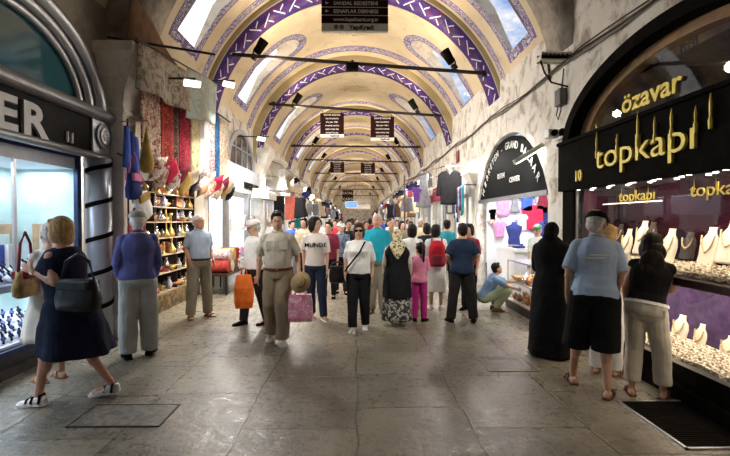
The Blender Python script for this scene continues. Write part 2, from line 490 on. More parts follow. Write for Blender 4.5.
# iron tie rods across the vault springings
TR = [(6.45, 5.02, 5.0, 3.1), (9.7, 5.28, 4.87, 2.9), (13.95, 5.30, 4.95, 2.62), (20.1, 5.02, 4.98, 2.85), (25.1, 5.08, 4.95, 2.85), (31.4, 4.98, 4.95, 2.85), (38.3, 5.0, 5.0, 2.85), (48.2, 5.0, 5.0, 2.85), (60.2, 5.0, 5.0, 2.9)]
for y, zl, zr, hw in TR:
    TN[0] += 1
    m = MB(); m.cyl((VC-hw-.1, y, zl), (VC+hw+.1, y, zr), .042, n=8); m.box((VC+hw-.05, y, zr), (.12, .1, .12)); m.box((VC-hw+.05, y, zl), (.12, .1, .12))
    struct(m.build('trim_%d' % TN[0], M_iron))

# ------------------------------------------------------------------ floor of worn flagstones
def flagstones():
    m, g, b = newmat('worn_flagstones'); ob = g.co('Object'); x, y, z = g.sep(ob)
    wob = g.m('MULTIPLY', g.m('SUBTRACT', g.noise(ob, 1.3, 2), .5), .10)
    v = g.comb(g.m('ADD', y, wob), g.m('ADD', x, wob))
    def brick(bw, rh, off, sq, mort):
        br = g.n('ShaderNodeTexBrick'); g.set(br.inputs['Vector'], v)
        br.offset = off; br.squash = sq; br.squash_frequency = 3; br.offset_frequency = 2
        br.inputs['Scale'].default_value = 1; br.inputs['Brick Width'].default_value = bw; br.inputs['Row Height'].default_value = rh
        br.inputs['Mortar Size'].default_value = mort; br.inputs['Mortar Smooth'].default_value = .35
        br.inputs['Color1'].default_value = (0, 0, 0, 1); br.inputs['Color2'].default_value = (1, 1, 1, 1); br.inputs['Bias'].default_value = 0
        br.inputs['Mortar'].default_value = (.5, .5, .5, 1)
        return br
    br = brick(1.15, .92, .37, .72, .011)
    tone = br.outputs['Color']; joint = br.outputs['Fac']
    n1 = g.noise(ob, 2.2, 8, .68, .5); n2 = g.noise(ob, 11, 6, .7); n3 = g.noise(ob, .45, 4, .6)
    c = g.mix(tone, (.080, .069, .050), (.215, .188, .138))
    c = g.mix(g.ss(n1, .35, .72), c, (.28, .245, .18))
    c = g.mix(g.m('MULTIPLY', g.ss(n2, .48, .75), .75), c, (.036, .031, .024))
    c = g.mix(g.m('MULTIPLY', g.ss(n3, .4, .7), .4), c, (.17, .145, .10))
    c = g.mix(g.m('MULTIPLY', g.ss(g.noise(ob, 5.2, 9, .75, 1.5), .56, .68), .5), c, (.31, .29, .23))
    c = g.mix(g.m('MULTIPLY', joint, g.m('ADD', .55, g.m('MULTIPLY', g.ss(n1, .35, .6), .4))), c, (.045, .038, .028))
    g.set(b.inputs['Base Color'], c)
    ro = g.m('ADD', .17, g.m('MULTIPLY', g.ss(n2, .3, .7), .34)); g.set(b.inputs['Roughness'], ro)
    h = g.m('SUBTRACT', g.m('ADD', g.m('MULTIPLY', n1, .5), g.m('MULTIPLY', n2, .5)), g.m('MULTIPLY', joint, .9))
    g.set(b.inputs['Normal'], g.bump(h, .55, .02)); b.inputs['Specular IOR Level'].default_value = .45
    return m
M_floor = flagstones()
m = MB()
m.b2(-6.5, 6.5, -4.2, 68, -.2, 0)
struct(m.build('floor', M_floor))

# ------------------------------------------------------------------ side walls
XR, XL = 3.05, -3.3
def arch_pts(yc, a, b_, zb, n=24, p=2.0, rev=False):
    L = []
    for i in range(n+1):
        t = PI*i/n; c, s = math.cos(t), math.sin(t)
        L.append((yc+a*math.copysign(abs(c)**(2/p), c), zb+b_*abs(s)**(2/p)))
    return L[::-1] if rev else L
# right wall of the near jewellery shop: hole for its arched fanlight
A = arch_pts(4.35, 2.05, .98, 2.70)
poly = [(-4, 5.4), (-4, 2.72), (2.29, 2.72)] + A[::-1] + [(6.41, 2.0), (6.3, 0), (6.98, 0), (6.98, 5.4)]
m = MB(); m.prism(poly, lambda u, v, t: (t, u, v), XR, XR+.3)
struct(m.build('wall_right', M_wall))
# upper right wall beyond, over the shop openings; the grand bazaar shop has its own pointed arch
B_ = []
for i in range(21):
    q = i/20*2-1; B_.append((9.0+q*2.02, 2.12+1.28*(1-abs(q)**2.2)**.8))
poly = [(6.98, 4.9), (6.98, 2.1)] + B_ + [(11.1, 2.1), (11.1, 0), (11.7, 0), (11.7, 4.9)]
m = MB(); m.prism(poly, lambda u, v, t: (t, u, v), XR, XR+.22)
struct(m.build('wall_right', M_wall))
m = MB(); m.b2(XR, XR+.22, 11.7, 68, 2.86, 4.9); struct(m.build('wall_right', M_wall))
# left
m = MB(); m.b2(XL, XL-.3, 6.5, 68, 3.15, 4.5); struct(m.build('wall_left', M_wall))
A = arch_pts(4.55, 1.52, 1.10, 3.05)
poly = [(-4, 4.9), (-4, 3.05), (3.03, 3.05)] + A[::-1] + [(6.12, 3.05), (6.12, 0), (6.9, 0), (6.9, 4.9)]
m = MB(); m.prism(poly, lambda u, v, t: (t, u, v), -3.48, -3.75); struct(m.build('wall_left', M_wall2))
# closed ends
m = MB(); m.b2(-6.5, 6.5, -4.4, -4.2, 0, 8); struct(m.build('wall_back', M_wall))
m = MB(); m.b2(-6.5, 6.5, 67.8, 68, 0, 8); struct(m.build('wall_front', M_wall))
# outer walls behind the shops, and the shop ceilings
M_shopwall = mat('shop_wall', (.62, .60, .56), .8, var=.08)
m = MB(); m.b2(5.0, 5.2, 11.4, 68, 0, 3.2); struct(m.build('wall_right_outer', M_shopwall))
m = MB(); m.b2(-5.0, -5.2, 6.5, 68, 0, 3.6); struct(m.build('wall_left_outer', M_shopwall))
m = MB(); m.b2(XR+.05, 5.2, 6.98, 68, 2.9, 3.0); struct(m.build('ceiling_right_shops', M_shopwall))
m = MB(); m.b2(XL-.05, -5.2, 6.5, 68, 3.16, 3.26); struct(m.build('ceiling_left_shops', M_shopwall))

# pilasters and their capitals
def capital_prof(w, z0, z1):
    h = z1-z0
    return [(w*.50, z0), (w*.56, z0+.03), (w*.56, z0+.07), (w*.50, z0+.09), (w*.54, z0+h*.22), (w*.62, z0+h*.34), (w*.80, z0+h*.48), (w*.88, z0+h*.52), (w*.88, z0+h*.56),
            (w*.98, z0+h*.66), (w*1.12, z0+h*.80), (w*1.16, z0+h*.84), (w*1.24, z0+h*.86), (w*1.24, z0+h)]
def pilaster(x, y, w, z1, z0, name='pilaster', side=-1):
    TN[0] += 1
    m = MB(); s = 1.0
    m.lathe([(r*.72, z) for r, z in capital_prof(w, z0, z1)], (x, y, 0), n=4, sq=1)
    struct(m.build('trim_%d' % TN[0], M_cap))
    TN[0] += 1
    m = MB(); m.b2(x-w*.34, x+w*.34, y-w*.34, y+w*.34, 0, z0+.01); m.b2(x-w*.42, x+w*.42, y-w*.42, y+w*.42, 0, .35); struct(m.build('trim_%d' % TN[0], M_cap, bevel=.01))
pilaster(-3.42, 6.36, .52, 4.02, 3.12)
pilaster(-3.52, 10.0, .36, 3.9, 3.2)
for y in (14.6, 17.4, 20.6, 25.6, 32, 39, 49, 61): pilaster(-3.28, y, .55, 3.95, 2.95)
for y in (11.4, 14.6, 17.4, 20.6, 25.6, 32, 39, 49, 61): pilaster(3.16, y, .42, 2.9, 2.4)
# ------------------------------------------------------------------ common shop materials
M_gold = mat('gold_letters', (.66, .52, .06), .45, .15, var=.1)
M_letw = mat('white_letters', (.75, .75, .72), .6, var=.03)
M_wood = mat('dark_wood', (.035, .016, .010), .45, var=.3, scale=5, stretch=(1, .15, 1))
M_velvet = mat('plum_velvet', (.022, .006, .012), .95, var=.45, spec=.0, scale=4)
M_velvet2 = mat('violet_velvet', (.085, .055, .13), .95, var=.25, spec=.0)
M_bust = mat('ivory_bust', (.80, .74, .62), .7, var=.06)
M_dbust = mat('dark_bust', (.03, .02, .02), .7)
M_pearl = mat('gilded_chain', (.70, .55, .30), .3, .7, var=.2, scale=60)
M_tray = mat('jewel_tray', (.80, .74, .60), .6, c2=(.25, .17, .10), scale=26, mask=(.5, .56))
M_lit = mat('lit_diffuser', (1, .97, .92), .5, emit=6)
M_litc = mat('cool_lit_diffuser', (.75, .86, 1), .5, emit=3.2)

# ================================================================== right near shop, dark jewellery front, number 10
# fanlight
m = MB(); A1 = arch_pts(4.35, 2.05, .98, 2.70, 36); A2 = arch_pts(4.35, 1.87, .84, 2.70, 36)
for (x0, x1) in ((2.99, 3.16),):
    for i in range(len(A1)-1):
        q = [A1[i], A1[i+1], A2[i+1], A2[i]]
        m.rings([[(x0, u, v) for u, v in q], [(x1, u, v) for u, v in q]])
o = m.build('window_101', M_black); struct(o)
m = MB(); m.bm.faces.new([m.V((3.14, u, v)) for u, v in A2]); struct(m.build('window_pane', M_glass, o))
M_tan = mat('tan_reveal', (.30, .17, .07), .7)
m = MB(); A3 = arch_pts(4.35, 1.66, .74, 2.70, 36)
for i in range(len(A2)-1):
    q = [A2[i], A2[i+1], A3[i+1], A3[i]]; m.rings([[(3.17, u, v) for u, v in q], [(3.30, u, v) for u, v in q]])
struct(m.build('window_lining', M_tan, o))
M_in = mat('dim_interior', (.30, .27, .26), .8, c2=(.12, .11, .11), scale=1.3)
m = MB(); m.b2(3.3, 5.6, 6.3, 6.4, 0, 4.2); m.b2(3.3, 5.6, -4.2, -4.1, 0, 4.2); m.b2(5.6, 5.7, -4.2, 6.4, 0, 4.2); m.b2(3.3, 5.6, -4.2, 6.4, 4.1, 4.2)
struct(m.build('wall_shop_right', M_in))
m = MB(); m.box((4.4, 3.9, 3.75), (1.9, 3.4, .25)); struct(m.build('ceiling_beam', mat('grey_soffit', (.42, .42, .44), .8)))
lamp('AREA', (4.4, 4.6, 3.58), 9, WARM, .5, rot=(0, 0, 0), name='fanlight_room_lamp_light')
text('özavar', .30, M_gold, 'window_lettering', o, .008, (3.12, 4.67, 2.90), (R(90), 0, R(-90)), off=.006, sx=1.2)['kind'] = 'structure'
# sign band
sg = empty('shop_sign', (2.97, 4.1, 2.40), 0, 'long black shop sign with gold lettering and minaret spires above jewellery window', 'sign')
m = MB(); m.b2(-.04, .07, -8.0, 2.28, -.34, .33); m.b2(-.07, .07, -8.0, 2.28, .31, .36); m.build('sign_board', M_black, sg, bevel=.01)
t = text('topkapı', .40, M_gold, 'lettering', sg, .015, (-.055, .42, -.13), (R(90), 0, R(-90)), off=.0, sx=1.34)
for (yo, h) in ((1.20, .34), (.78, .20), (.42, .40), (.16, .26), (-.07, .28), (-.36, .22), (-.52, .30)):
    m = MB(); z0 = .05; m.lathe([(.015, z0-.05), (.018, z0+.02), (.010, z0+.05), (.014, z0+h*.5), (.003, z0+h*.82)], (-.065, yo, 0), n=6)
    m.build('minaret', M_gold, sg)
for yo, z in ((1.20, .40), (.42, .47)):
    m = MB(); pts = [(-.065, yo+.028*math.cos(a), z+.028*math.sin(a)) for a in [R(200+q*28) for q in range(10)]]
    m.tube(pts, [.002+.007*math.sin(PI*i/9) for i in range(10)], 5); m.build('crescent', M_gold, sg)
t = text('10', .19, M_gold, 'number', sg, .012, (-.05, 1.66, -.23), (R(90), 0, R(-90)), off=.006)
# dark door post at the end of the shop
m = MB(); m.b2(2.98, 3.14, 6.02, 6.34, 0, 2.1); o = m.build('door_post', M_black, bevel=.01); struct(o)

sc_ = empty('jewellery_showcase', (3.03, 4.0, 0), 0, 'long two-tier glazed jewellery showcase of dark wood under the black sign', 'showcase')
Y0, Y1 = -2.0, 2.02                    # local y: far end at 6.02
m = MB(); m.b2(-.10, .62, Y0, Y1, 0, .13); m.b2(-.03, .62, Y0, Y1, .13, .30); m.build('plinth', M_black, sc_, bevel=.01)
m = MB(); m.b2(-.13, .62, Y0, Y1, 1.05, 1.13); m.build('ledge', M_wood, sc_, bevel=.012)
m = MB(); m.b2(-.02, .60, Y0, Y1, .30, .335); m.build('lower_shelf', M_bust, sc_)
m = MB(); m.b2(.60, .64, Y0, Y1, 1.13, 2.1); m.build('upper_back_panel', M_velvet, sc_)
m = MB(); m.b2(.60, .64, Y0, Y1, .3, 1.05); m.build('lower_back_panel', M_velvet2, sc_)
m = MB(); m.b2(.02, .64, Y1, Y1+.03, 1.13, 2.1); m.build('upper_end_panel', M_velvet, sc_)
m = MB(); m.b2(.02, .64, Y1, Y1+.03, .3, 1.05); m.build('lower_end_panel', M_velvet2, sc_)
m = MB(); m.b2(-.06, .62, Y0, Y1, 2.07, 2.13); m.build('canopy', M_wood, sc_)
for k, y in enumerate((2.0, -.62, -1.98)):
    m = MB(); m.b2(-.02, .01, y-.012, y+.012, 1.13, 2.07); m.b2(-.04, -.01, y-.012, y+.012, .30, 1.05); m.build('mullion', M_alud, sc_)
m = MB(); m.quad((-.012, Y0, 1.13), (-.012, Y1, 1.13), (-.012, Y1, 2.07), (-.012, Y0, 2.07)); m.build('upper_pane', M_glass, sc_)
m = MB(); m.quad((-.035, Y0, .30), (-.035, Y1, .30), (-.10, Y1, 1.05), (-.10, Y0, 1.05)); m.build('lower_pane', M_glass, sc_)
m = MB(); m.cyl((.3, 1.9, 1.86), (.3, .75, 1.86), .008, n=6); m.build('curtain_rod', M_white, sc_)
for yy in (5.3, 4.6, 3.3):
    for x_ in (3.12,):
        text('topkapı', .17, M_gold, 'gold window lettering', None, .002, (3.012, yy if yy != 4.6 else 4.62, 1.87), (R(90), 0, R(-90)), sx=1.1) if False else None
for yy in (4.70, 3.62):
    t = text('topkapı', .165, M_gold, 'window_lettering', sc_, .003, (-.02, yy-4.0, 1.86), (R(90), 0, R(-90)), sx=1.25)
    for k in (-.26, -.02, .2):
        m = MB(); m.cyl((-.022, yy-4-k, 1.9), (-.022, yy-4-k, 2.03), .005, .001, 5); m.build('minaret', M_gold, sc_)
SPL = 'small recessed spotlight under the canopy of the jewellery showcase'
for k in range(20):
    y = 5.95-k*.19*1.05
    for x_ in (3.02, 3.2) if k % 2 == 0 else (3.1,):
        m = MB(); m.cyl((0, 0, 0), (0, 0, .012), .022, n=10); o = m.build('recessed_spotlight', M_lit); o.location = (x_, y, 2.057); tag(o, SPL, 'spotlight', 'recessed spotlights over the jewellery')
lamp('AREA', (3.14, 4.2, 2.04), 40, (1, .82, .62), .18, rot=(0, R(-22), 0), sy=3.6, name='upper_showcase_lamp_light')
lamp('AREA', (3.28, 4.2, 1.03), 34, (1, .84, .66), .35, rot=(0, 0, 0), sy=3.6, name='lower_showcase_lamp_light')

def bust_mb(h, w):
    m = MB(); rr = []
    for k, (q, z) in enumerate(((.50, 0), (.50, .06), (.46, .30), (.50, .55), (.42, .72), (.24, .84), (.20, .96), (.22, 1.0))):
        rr.append([(math.cos(2*PI*i/14)*w*q*.28+z*h*.22, math.sin(2*PI*i/14)*w*q, z*h) for i in range(14)])
    m.rings(rr); return m
def place_bust(x, y, z, h, w, dark, label):
    r = empty('necklace_bust', (x, y, z), 0, label, 'jewellery stand', 'necklace busts in the jewellery showcase')
    bust_mb(h, w).build('bust', M_dbust if dark else M_bust, r, smooth=True)
    m = MB(); n = 11; pts = []
    for i in range(n):
        a = PI*i/(n-1); yy = math.cos(a)*w*.33; zz = h*(.80-.38*math.sin(a)); pts.append((zz*.22-w*.155, yy, zz))
    m.tube(pts, .008, 5); m.ell((h*.42*.22-w*.16, 0, h*.40), .014, n=6, m=4); m.build('necklace', M_pearl, r)
random.seed(3)
for k in range(17):
    y = 5.85-k*.235; d = (k % 5 in (1, 4)) and k < 12; h = random.uniform(.26, .44); 
    place_bust(3.28+random.uniform(-.03, .12), y, 1.13+random.choice((.0, .05, .12)) - (.0), h, random.uniform(.20, .27), d,
               'dark necklace bust with gold chain in the upper showcase' if d else 'ivory necklace bust with gold chain in the upper showcase')
for k in range(13):
    y = 5.8-k*.30; place_bust(3.38+random.uniform(0, .08), y, .335, random.uniform(.18, .34), random.uniform(.16, .24), False, 'ivory necklace bust with gold chain in the lower showcase')
tray = MB(); tray.box((0, 0, .02), (.20, .22, .04))
for i in range(4):
    for j in range(4): tray.ell((-.07+i*.046, -.08+j*.052, .045), (.017, .019, .016), n=6, m=4)
tray = tray.build('jewellery_tray', M_tray); tray.location = (3.12, 5.8, 1.13); 
TL = 'cream velvet tray of rings and chains on the %s shelf of the jewellery showcase'
tag(tray, TL % 'upper', 'jewellery tray', 'jewellery trays')
k = 0
for lev, z in (('upper', 1.135), ('lower', .34)):
    for i in range(16):
        for j in range(2 if lev == 'upper' else 2):
            if k:
                c = tray.copy(); col.objects.link(c); c['label'] = TL % lev
                c.location = (3.09+j*.22, 5.88-i*.25, z); c.rotation_euler = (0, R(-14), random.uniform(-.25, .25)); c.location.z += .03
            k += 1

# ================================================================== right: pier fittings, wall wires
br = empty('wall_bracket', (3.05, 6.35, 3.98), 0, 'white slotted metal bracket arm fixed high on the pier', 'bracket')
m = MB(); m.b2(-.42, 0, -.09, .09, -.03, .03); m.b2(-.42, 0, -.09, -.075, -.05, .07); m.b2(-.42, 0, .075, .09, -.05, .07); m.build('arm', M_cap, br)
m = MB()
for k in range(6): m.box((-.06-k*.06, -.093, .02), (.028, .012, .045), Matrix.Rotation(.5, 3, 'Y'))
m.build('slots', M_iron, br)
m = MB(); m.tube([(-.40, 0, -.02), (-.34, 0, -.2), (-.24, 0, -.34), (0, 0, -.40)], .014, 6); m.build('stay', M_iron, br)
jb = empty('junction_box', (3.0, 6.45, 3.45), 0, 'grey electrical junction box with hanging cable loop on the pier', 'box')
m = MB(); m.box((0, 0, 0), (.12, .18, .24)); m.build('box', mat('grey_plastic', (.12, .12, .12), .6), jb, bevel=.01)
m = MB(); m.tube([(-.02, .05, -.12), (-.03, .08, -.24), (-.03, .02, -.32), (-.02, -.04, -.2), (-.01, -.05, .16), (0, -.08, .4)], .009, 5); m.build('cable', M_iron, jb)
cm = empty('security_camera', (3.03, 6.62, 2.93), 0, 'white and black security camera on the pier below the junction box', 'camera')
m = MB(); m.box((-.09, 0, .02), (.16, .16, .13)); m.build('housing', M_white, cm, bevel=.015)
m = MB(); m.cyl((-.09, -.08, .02), (-.09, -.12, .02), .045, n=12); m.build('lens', M_black, cm)
m = MB(); m.ell((-.02, -.2, -.0), (.05, .06, .07)); m.build('dome', M_black, cm, smooth=True)
m = MB(); m.box((-.03, -.12, -.07), (.05, .3, .03)); m.build('mount', M_white, cm)
cb = empty('wall_cable', (3.02, 6.0, 3.9), 0, 'bundle of dark cables running along the right wall above the shop arches', 'cable')
for k in range(3):
    m = MB(); pts = [(-.015*k, y, .03*k+.045*math.sin(y*1.7+k)-.02*k) for y in [-5+q*.8 for q in range(72)]]
    m.tube(pts, .016-.003*k, 5); m.build('cable_run', M_iron if k else mat('cable_grey', (.20, .17, .14), .6), cb)
m = MB(); m.tube([(3.03, 6.9, 3.85), (3.03, 7.0, 4.3), (2.95, 6.7, 4.9), (2.8, 6.6, 5.4)], .018, 6)
tag(m.build('conduit', M_iron), 'dark cable climbing from the pier bracket onto the stone rib', 'cable')
m = MB(); m.box((3.02, 13.2, 3.55), (.03, .32, .34)); tag(m.build('wall_plaque', mat('maroon_plaque', (.20, .03, .03), .5)), 'small maroon plaque high on the right wall above cables', 'plaque')

# ================================================================== right second shop: clothing, grand bazaar lunette
lb = empty('shop_sign', (3.10, 9.0, 2.12), 0, 'black pointed arch shop sign lettered GRAND BAZAAR over the clothing stall', 'sign')
pp = [(q*1.96, 1.22*(1-abs(q)**2.2)**.8) for q in [i/14*2-1 for i in range(15)]]
m = MB(); m.prism(pp, lambda u, v, t: (t, u, v), -.02, .05); m.build('sign_board', mat('black_enamel', (.006, .007, .007), .6, var=.1, spec=.04), lb)
def arc_text(s, q0, q1, size, parent, k0=.86):
    n = len(s)
    for i, ch in enumerate(s):
        if ch == ' ': continue
        q = q0+(q1-q0)*i/(n-1)
        f = lambda q: (q*1.96*k0, 1.22*(1-abs(q)**2.2)**.8*k0)
        a, b_ = f(q-.01), f(q+.01); an = math.atan2(b_[1]-a[1], b_[0]-a[0])
        u, v = f(q)
        o = text(ch, size, M_letw, 'letter', parent, .004, (-.03, u, v-size*.35), (0, 0, 0))
        o.rotation_euler = (Matrix.Rotation(R(-90), 3, 'Z') @ Matrix.Rotation(R(90), 3, 'X') @ Matrix.Rotation(-an, 3, 'Z')).to_euler()
arc_text('MERKETEN - GRAND BAZAAR', .93, -.90, .21, lb)
t = text('KETEN', .15, M_letw, 'letter', lb, .004, (-.03, .35, .42), (R(90), 0, R(-90)))
t = text('CENTER', .15, M_letw, 'letter', lb, .004, (-.03, -.45, .28), (R(90), 0, R(-90)))
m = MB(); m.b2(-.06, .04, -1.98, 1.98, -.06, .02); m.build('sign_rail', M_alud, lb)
# fluorescent fitting over the sign
def tube_lamp(loc, aimv, L, label, power=0, grp=None):
    r = empty('fluorescent_lamp', loc, 0, label, 'lamp', grp)
    d = Vector(aimv).normalized(); r.rotation_euler = d.to_track_quat('X', 'Z').to_euler()
    m = MB(); m.rings([[(x, -.09, -.02), (x, .09, -.02), (x, .05, .05), (x, -.05, .05)] for x in (0, L)]); m.build('housing', mat('greenish_housing', (.42, .48, .38), .5), r)
    m = MB(); m.b2(.03, L-.03, -.07, .07, -.035, -.02); m.build('diffuser', M_lit, r)
    return r
tube_lamp((3.03, 7.15, 2.86), (-1, .1, -.62), .52, 'fluorescent lamp slanting in front of the GRAND BAZAAR sign')
lamp('AREA', (2.72, 7.6, 2.62), 14, WHITE, .4, aim=(2.9, 9.6, 2.0), sy=.12, name='sign_lamp_light')
M_bright = mat('bright_backdrop', (.78, .79, .82), .7, var=.04)
m = MB(); m.b2(3.27, 4.9, 10.95, 11.0, 0, 2.9); m.b2(4.85, 4.9, 6.98, 10.95, 0, 2.9); m.b2(3.27, 4.9, 6.98, 7.03, 0, 2.9); struct(m.build('wall_clothing_stall', M_bright))
lamp('AREA', (3.7, 9.9, 2.85), 105, (.97, .97, 1), .9, aim=(3.9, 10.6, 1.2), sy=1.2, name='clothing_stall_lamp_light')
lamp('AREA', (4.0, 8.2, 2.85), 50, (1, .97, .92), .9, rot=(0, 0, 0), sy=1.2, name='clothing_stall_lamp_light')

def garment_mb(w, h, kind='tee', d=.05):
    """hanging garment in the x-z plane, top at z=0, softly puffed"""
    if kind == 'tee': half = [(.0, -.05), (.10, .0), (.26, -.02), (.50, -.16), (.43, -.36), (.30, -.28), (.29, -1), (0, -1.02)]
    elif kind == 'dress': half = [(.0, -.05), (.09, .0), (.24, -.02), (.30, -.12), (.24, -.30), (.24, -.45), (.46, -1), (0, -1.03)]
    elif kind == 'jacket': half = [(.0, -.12), (.10, 0), (.30, -.03), (.42, -.12), (.50, -.72), (.38, -.74), (.33, -.35), (.34, -.98), (0, -1)]
    else: half = [(.0, -.03), (.18, 0), (.3, -.02), (.36, -.5), (.42, -1), (0, -.98)]
    pts = half+[(-x, z) for x, z in half[1:-1][::-1]]
    P = [(x*w, z*h) for x, z in pts]
    m = MB(); r0 = [(x, -d*.2, z) for x, z in P]; cx, cz = 0, -h*.5
    def ins(k, y): return [(cx+(x-cx)*k, y, cz+(z-cz)*k) for x, z in P]
    m.rings([ins(.90, d*.5), ins(1.0, 0), ins(.90, -d*.5)]); return m
def garment(loc, w, h, kind, material, label, rz=0, group=None, cat='garment', name=None, hang=True):
    r = empty(name or {'tee': 't_shirt', 'dress': 'dress', 'jacket': 'jacket', 'wrap': 'shawl'}[kind], loc, rz, label, cat, group)
    garment_mb(w, h, kind).build('cloth', material, r, smooth=False)
    if hang:
        m = MB(); m.tube([(-w*.22, 0, -.01), (0, 0, .05), (w*.22, 0, -.01)], .006, 5); m.tube([(0, 0, .05), (.02, 0, .09), (0, 0, .12)], .004, 5); m.build('hanger', M_iron, r)
    return r
cl = lambda n, c, **k: mat('cloth_'+n, c, .9, spec=.15, bump=.2, bscale=25, **k)
C_pink = cl('pink', (.78, .25, .45)); C_red = cl('red', (.62, .03, .08)); C_navy = cl('navy', (.03, .04, .16)); C_blue = cl('blue', (.06, .12, .50))
C_white = cl('white', (.78, .77, .74)); C_black = cl('black', (.015, .014, .016)); C_grey = cl('grey', (.22, .22, .24)); C_teal = cl('teal', (.03, .26, .30))
C_gold = cl('ochre', (.45, .30, .08)); C_maroon = cl('maroon', (.22, .03, .05)); C_beige = cl('beige', (.55, .45, .32)); C_purple = cl('purple', (.16, .06, .30))
C_flor = mat('floral_cloth', (.70, .62, .50), .9, c2=(.35, .06, .08), scale=9, mask=(.5, .56)); C_brown = cl('brown', (.16, .09, .05))
TS = [(3.62, 2.42, .55, .66, 'tee', C_pink, 'pale pink t-shirt hung top left on the stall backdrop'), (4.22, 2.36, .46, .50, 'tee', C_blue, 'blue t-shirt hung at top right of the pink one'),
      (4.42, 2.04, .72, .62, 'tee', C_red, 'large red-pink t-shirt spread on the stall backdrop'), (3.98, 2.70, .40, .40, 'tee', C_purple, 'small purple t-shirt at the very top of the backdrop'),
      (3.55, 1.62, .38, .40, 'tee', C_pink, 'small pink top on the lower backdrop'), (4.62, 2.50, .40, .6, 'dress', C_maroon, 'maroon dress hung at the right edge of the backdrop'), (3.60, 2.74, .34, .32, 'tee', C_white, 'white t-shirt at the top left of the backdrop'), (4.38, 2.76, .34, .34, 'tee', C_pink, 'pink t-shirt at the top right of the backdrop'), (4.10, 1.80, .36, .40, 'tee', C_white, 'white t-shirt in the middle of the backdrop'), (3.92, 2.28, .30, .44, 'dress', C_grey, 'grey dress between the pink and blue t-shirts'), (4.74, 2.0, .30, .5, 'tee', C_navy, 'navy t-shirt at the far right of the backdrop'), (3.36, 1.95, .26, .4, 'tee', C_flor, 'floral top at the lower left of the backdrop'),
      (4.55, 1.50, .36, .36, 'tee', C_navy, 'small navy top low at the right of the backdrop'), (3.34, 2.50, .30, .9, 'wrap', C_white, 'white shawl hung at the left edge of the backdrop')]
for x, z, ww, hh, kd, mm, lbl in TS: garment((x, 10.86, z), ww, hh, kd, mm, lbl, cat='garment', group='clothes on the stall backdrop')
for x, y, lbl in ((3.70, 10.3, 'left navy mannequin torso on the stall table'), (4.30, 10.2, 'right navy mannequin torso on the stall table')):
    m = MB(); m.rings([[(math.cos(2*PI*i/14)*a, math.sin(2*PI*i/14)*b, z) for i in range(14)] for a, b, z in ((.10, .08, 0), (.15, .10, .05), (.13, .09, .2), (.18, .12, .36), (.20, .10, .45), (.07, .06, .50), (.05, .05, .56))])
    o = m.build('mannequin_torso', C_navy, smooth=True); o.location = (x, y, 1.05); tag(o, lbl, 'mannequin')
tb = empty('display_table', (3.85, 9.7, 0), 0, 'white display table with folded clothes inside the clothing stall', 'table')
m = MB(); m.b2(-.55, .9, -.5, .8, .97, 1.05); m.build('tabletop', M_white, tb); m = MB(); m.b2(-.52, .85, -.45, .75, 0, .97); m.build('front_panel', M_bright, tb)
fc = [C_navy, C_white, C_pink, C_blue, C_maroon, C_white, C_grey]
for k in range(12):
    m = MB(); m.b2(-.10, .10, -.12, .12, 0, .05+.02*(k % 3)); o = m.build('folded_garment', fc[k % 7], bevel=.015); o.location = (3.46+(k % 6)*.235, 9.35+(k//6)*.3, 1.05)
    tag(o, 'folded %s garment stack on the white stall table' % fc[k % 7].name[6:], 'folded clothes', 'folded clothes on the stall table')
# glass counter standing out into the passage
gc = empty('glass_counter', (3.12, 7.75, 0), 0, 'low glass counter full of brass trinkets outside the clothing stall', 'counter')
m = MB(); m.b2(-.27, .2, -.7, .62, 0, .14); m.build('base', M_wood, gc)
for z in (.14, .50, .88): m = MB(); m.b2(-.24, .2, -.68, .60, z, z+.02); m.build('shelf', M_alu if z > .2 else M_bust, gc)
for a in (-.24, .19):
    for b_ in (-.68, .59): m = MB(); m.b2(a, a+.015, b_, b_+.015, .14, .9); m.build('post', M_alu, gc)
m = MB(); m.quad((-.245, -.69, .14), (-.245, .61, .14), (-.245, .61, .9), (-.245, -.69, .9)); m.quad((-.245, -.69, .14), (.2, -.69, .14), (.2, -.69, .9), (-.245, -.69, .9)); m.build('pane', M_glass, gc)
M_brass = mat('brass', (.62, .42, .14), .3, .8, var=.25, scale=30); M_silver = mat('silverware', (.65, .66, .68), .22, .9, var=.2, scale=30)
M_cer = mat('painted_ceramic', (.75, .72, .68), .3, c2=(.06, .12, .38), scale=40, mask=(.48, .54)); M_cer2 = mat('red_ceramic', (.55, .08, .05), .3, c2=(.85, .7, .3), scale=40, mask=(.5, .56))
M_copper = mat('copper', (.42, .17, .09), .3, .8, var=.2); M_lampg = mat('mosaic_glass', (.62, .16, .06), .2, c2=(.08, .16, .5), scale=35, mask=(.48, .52))
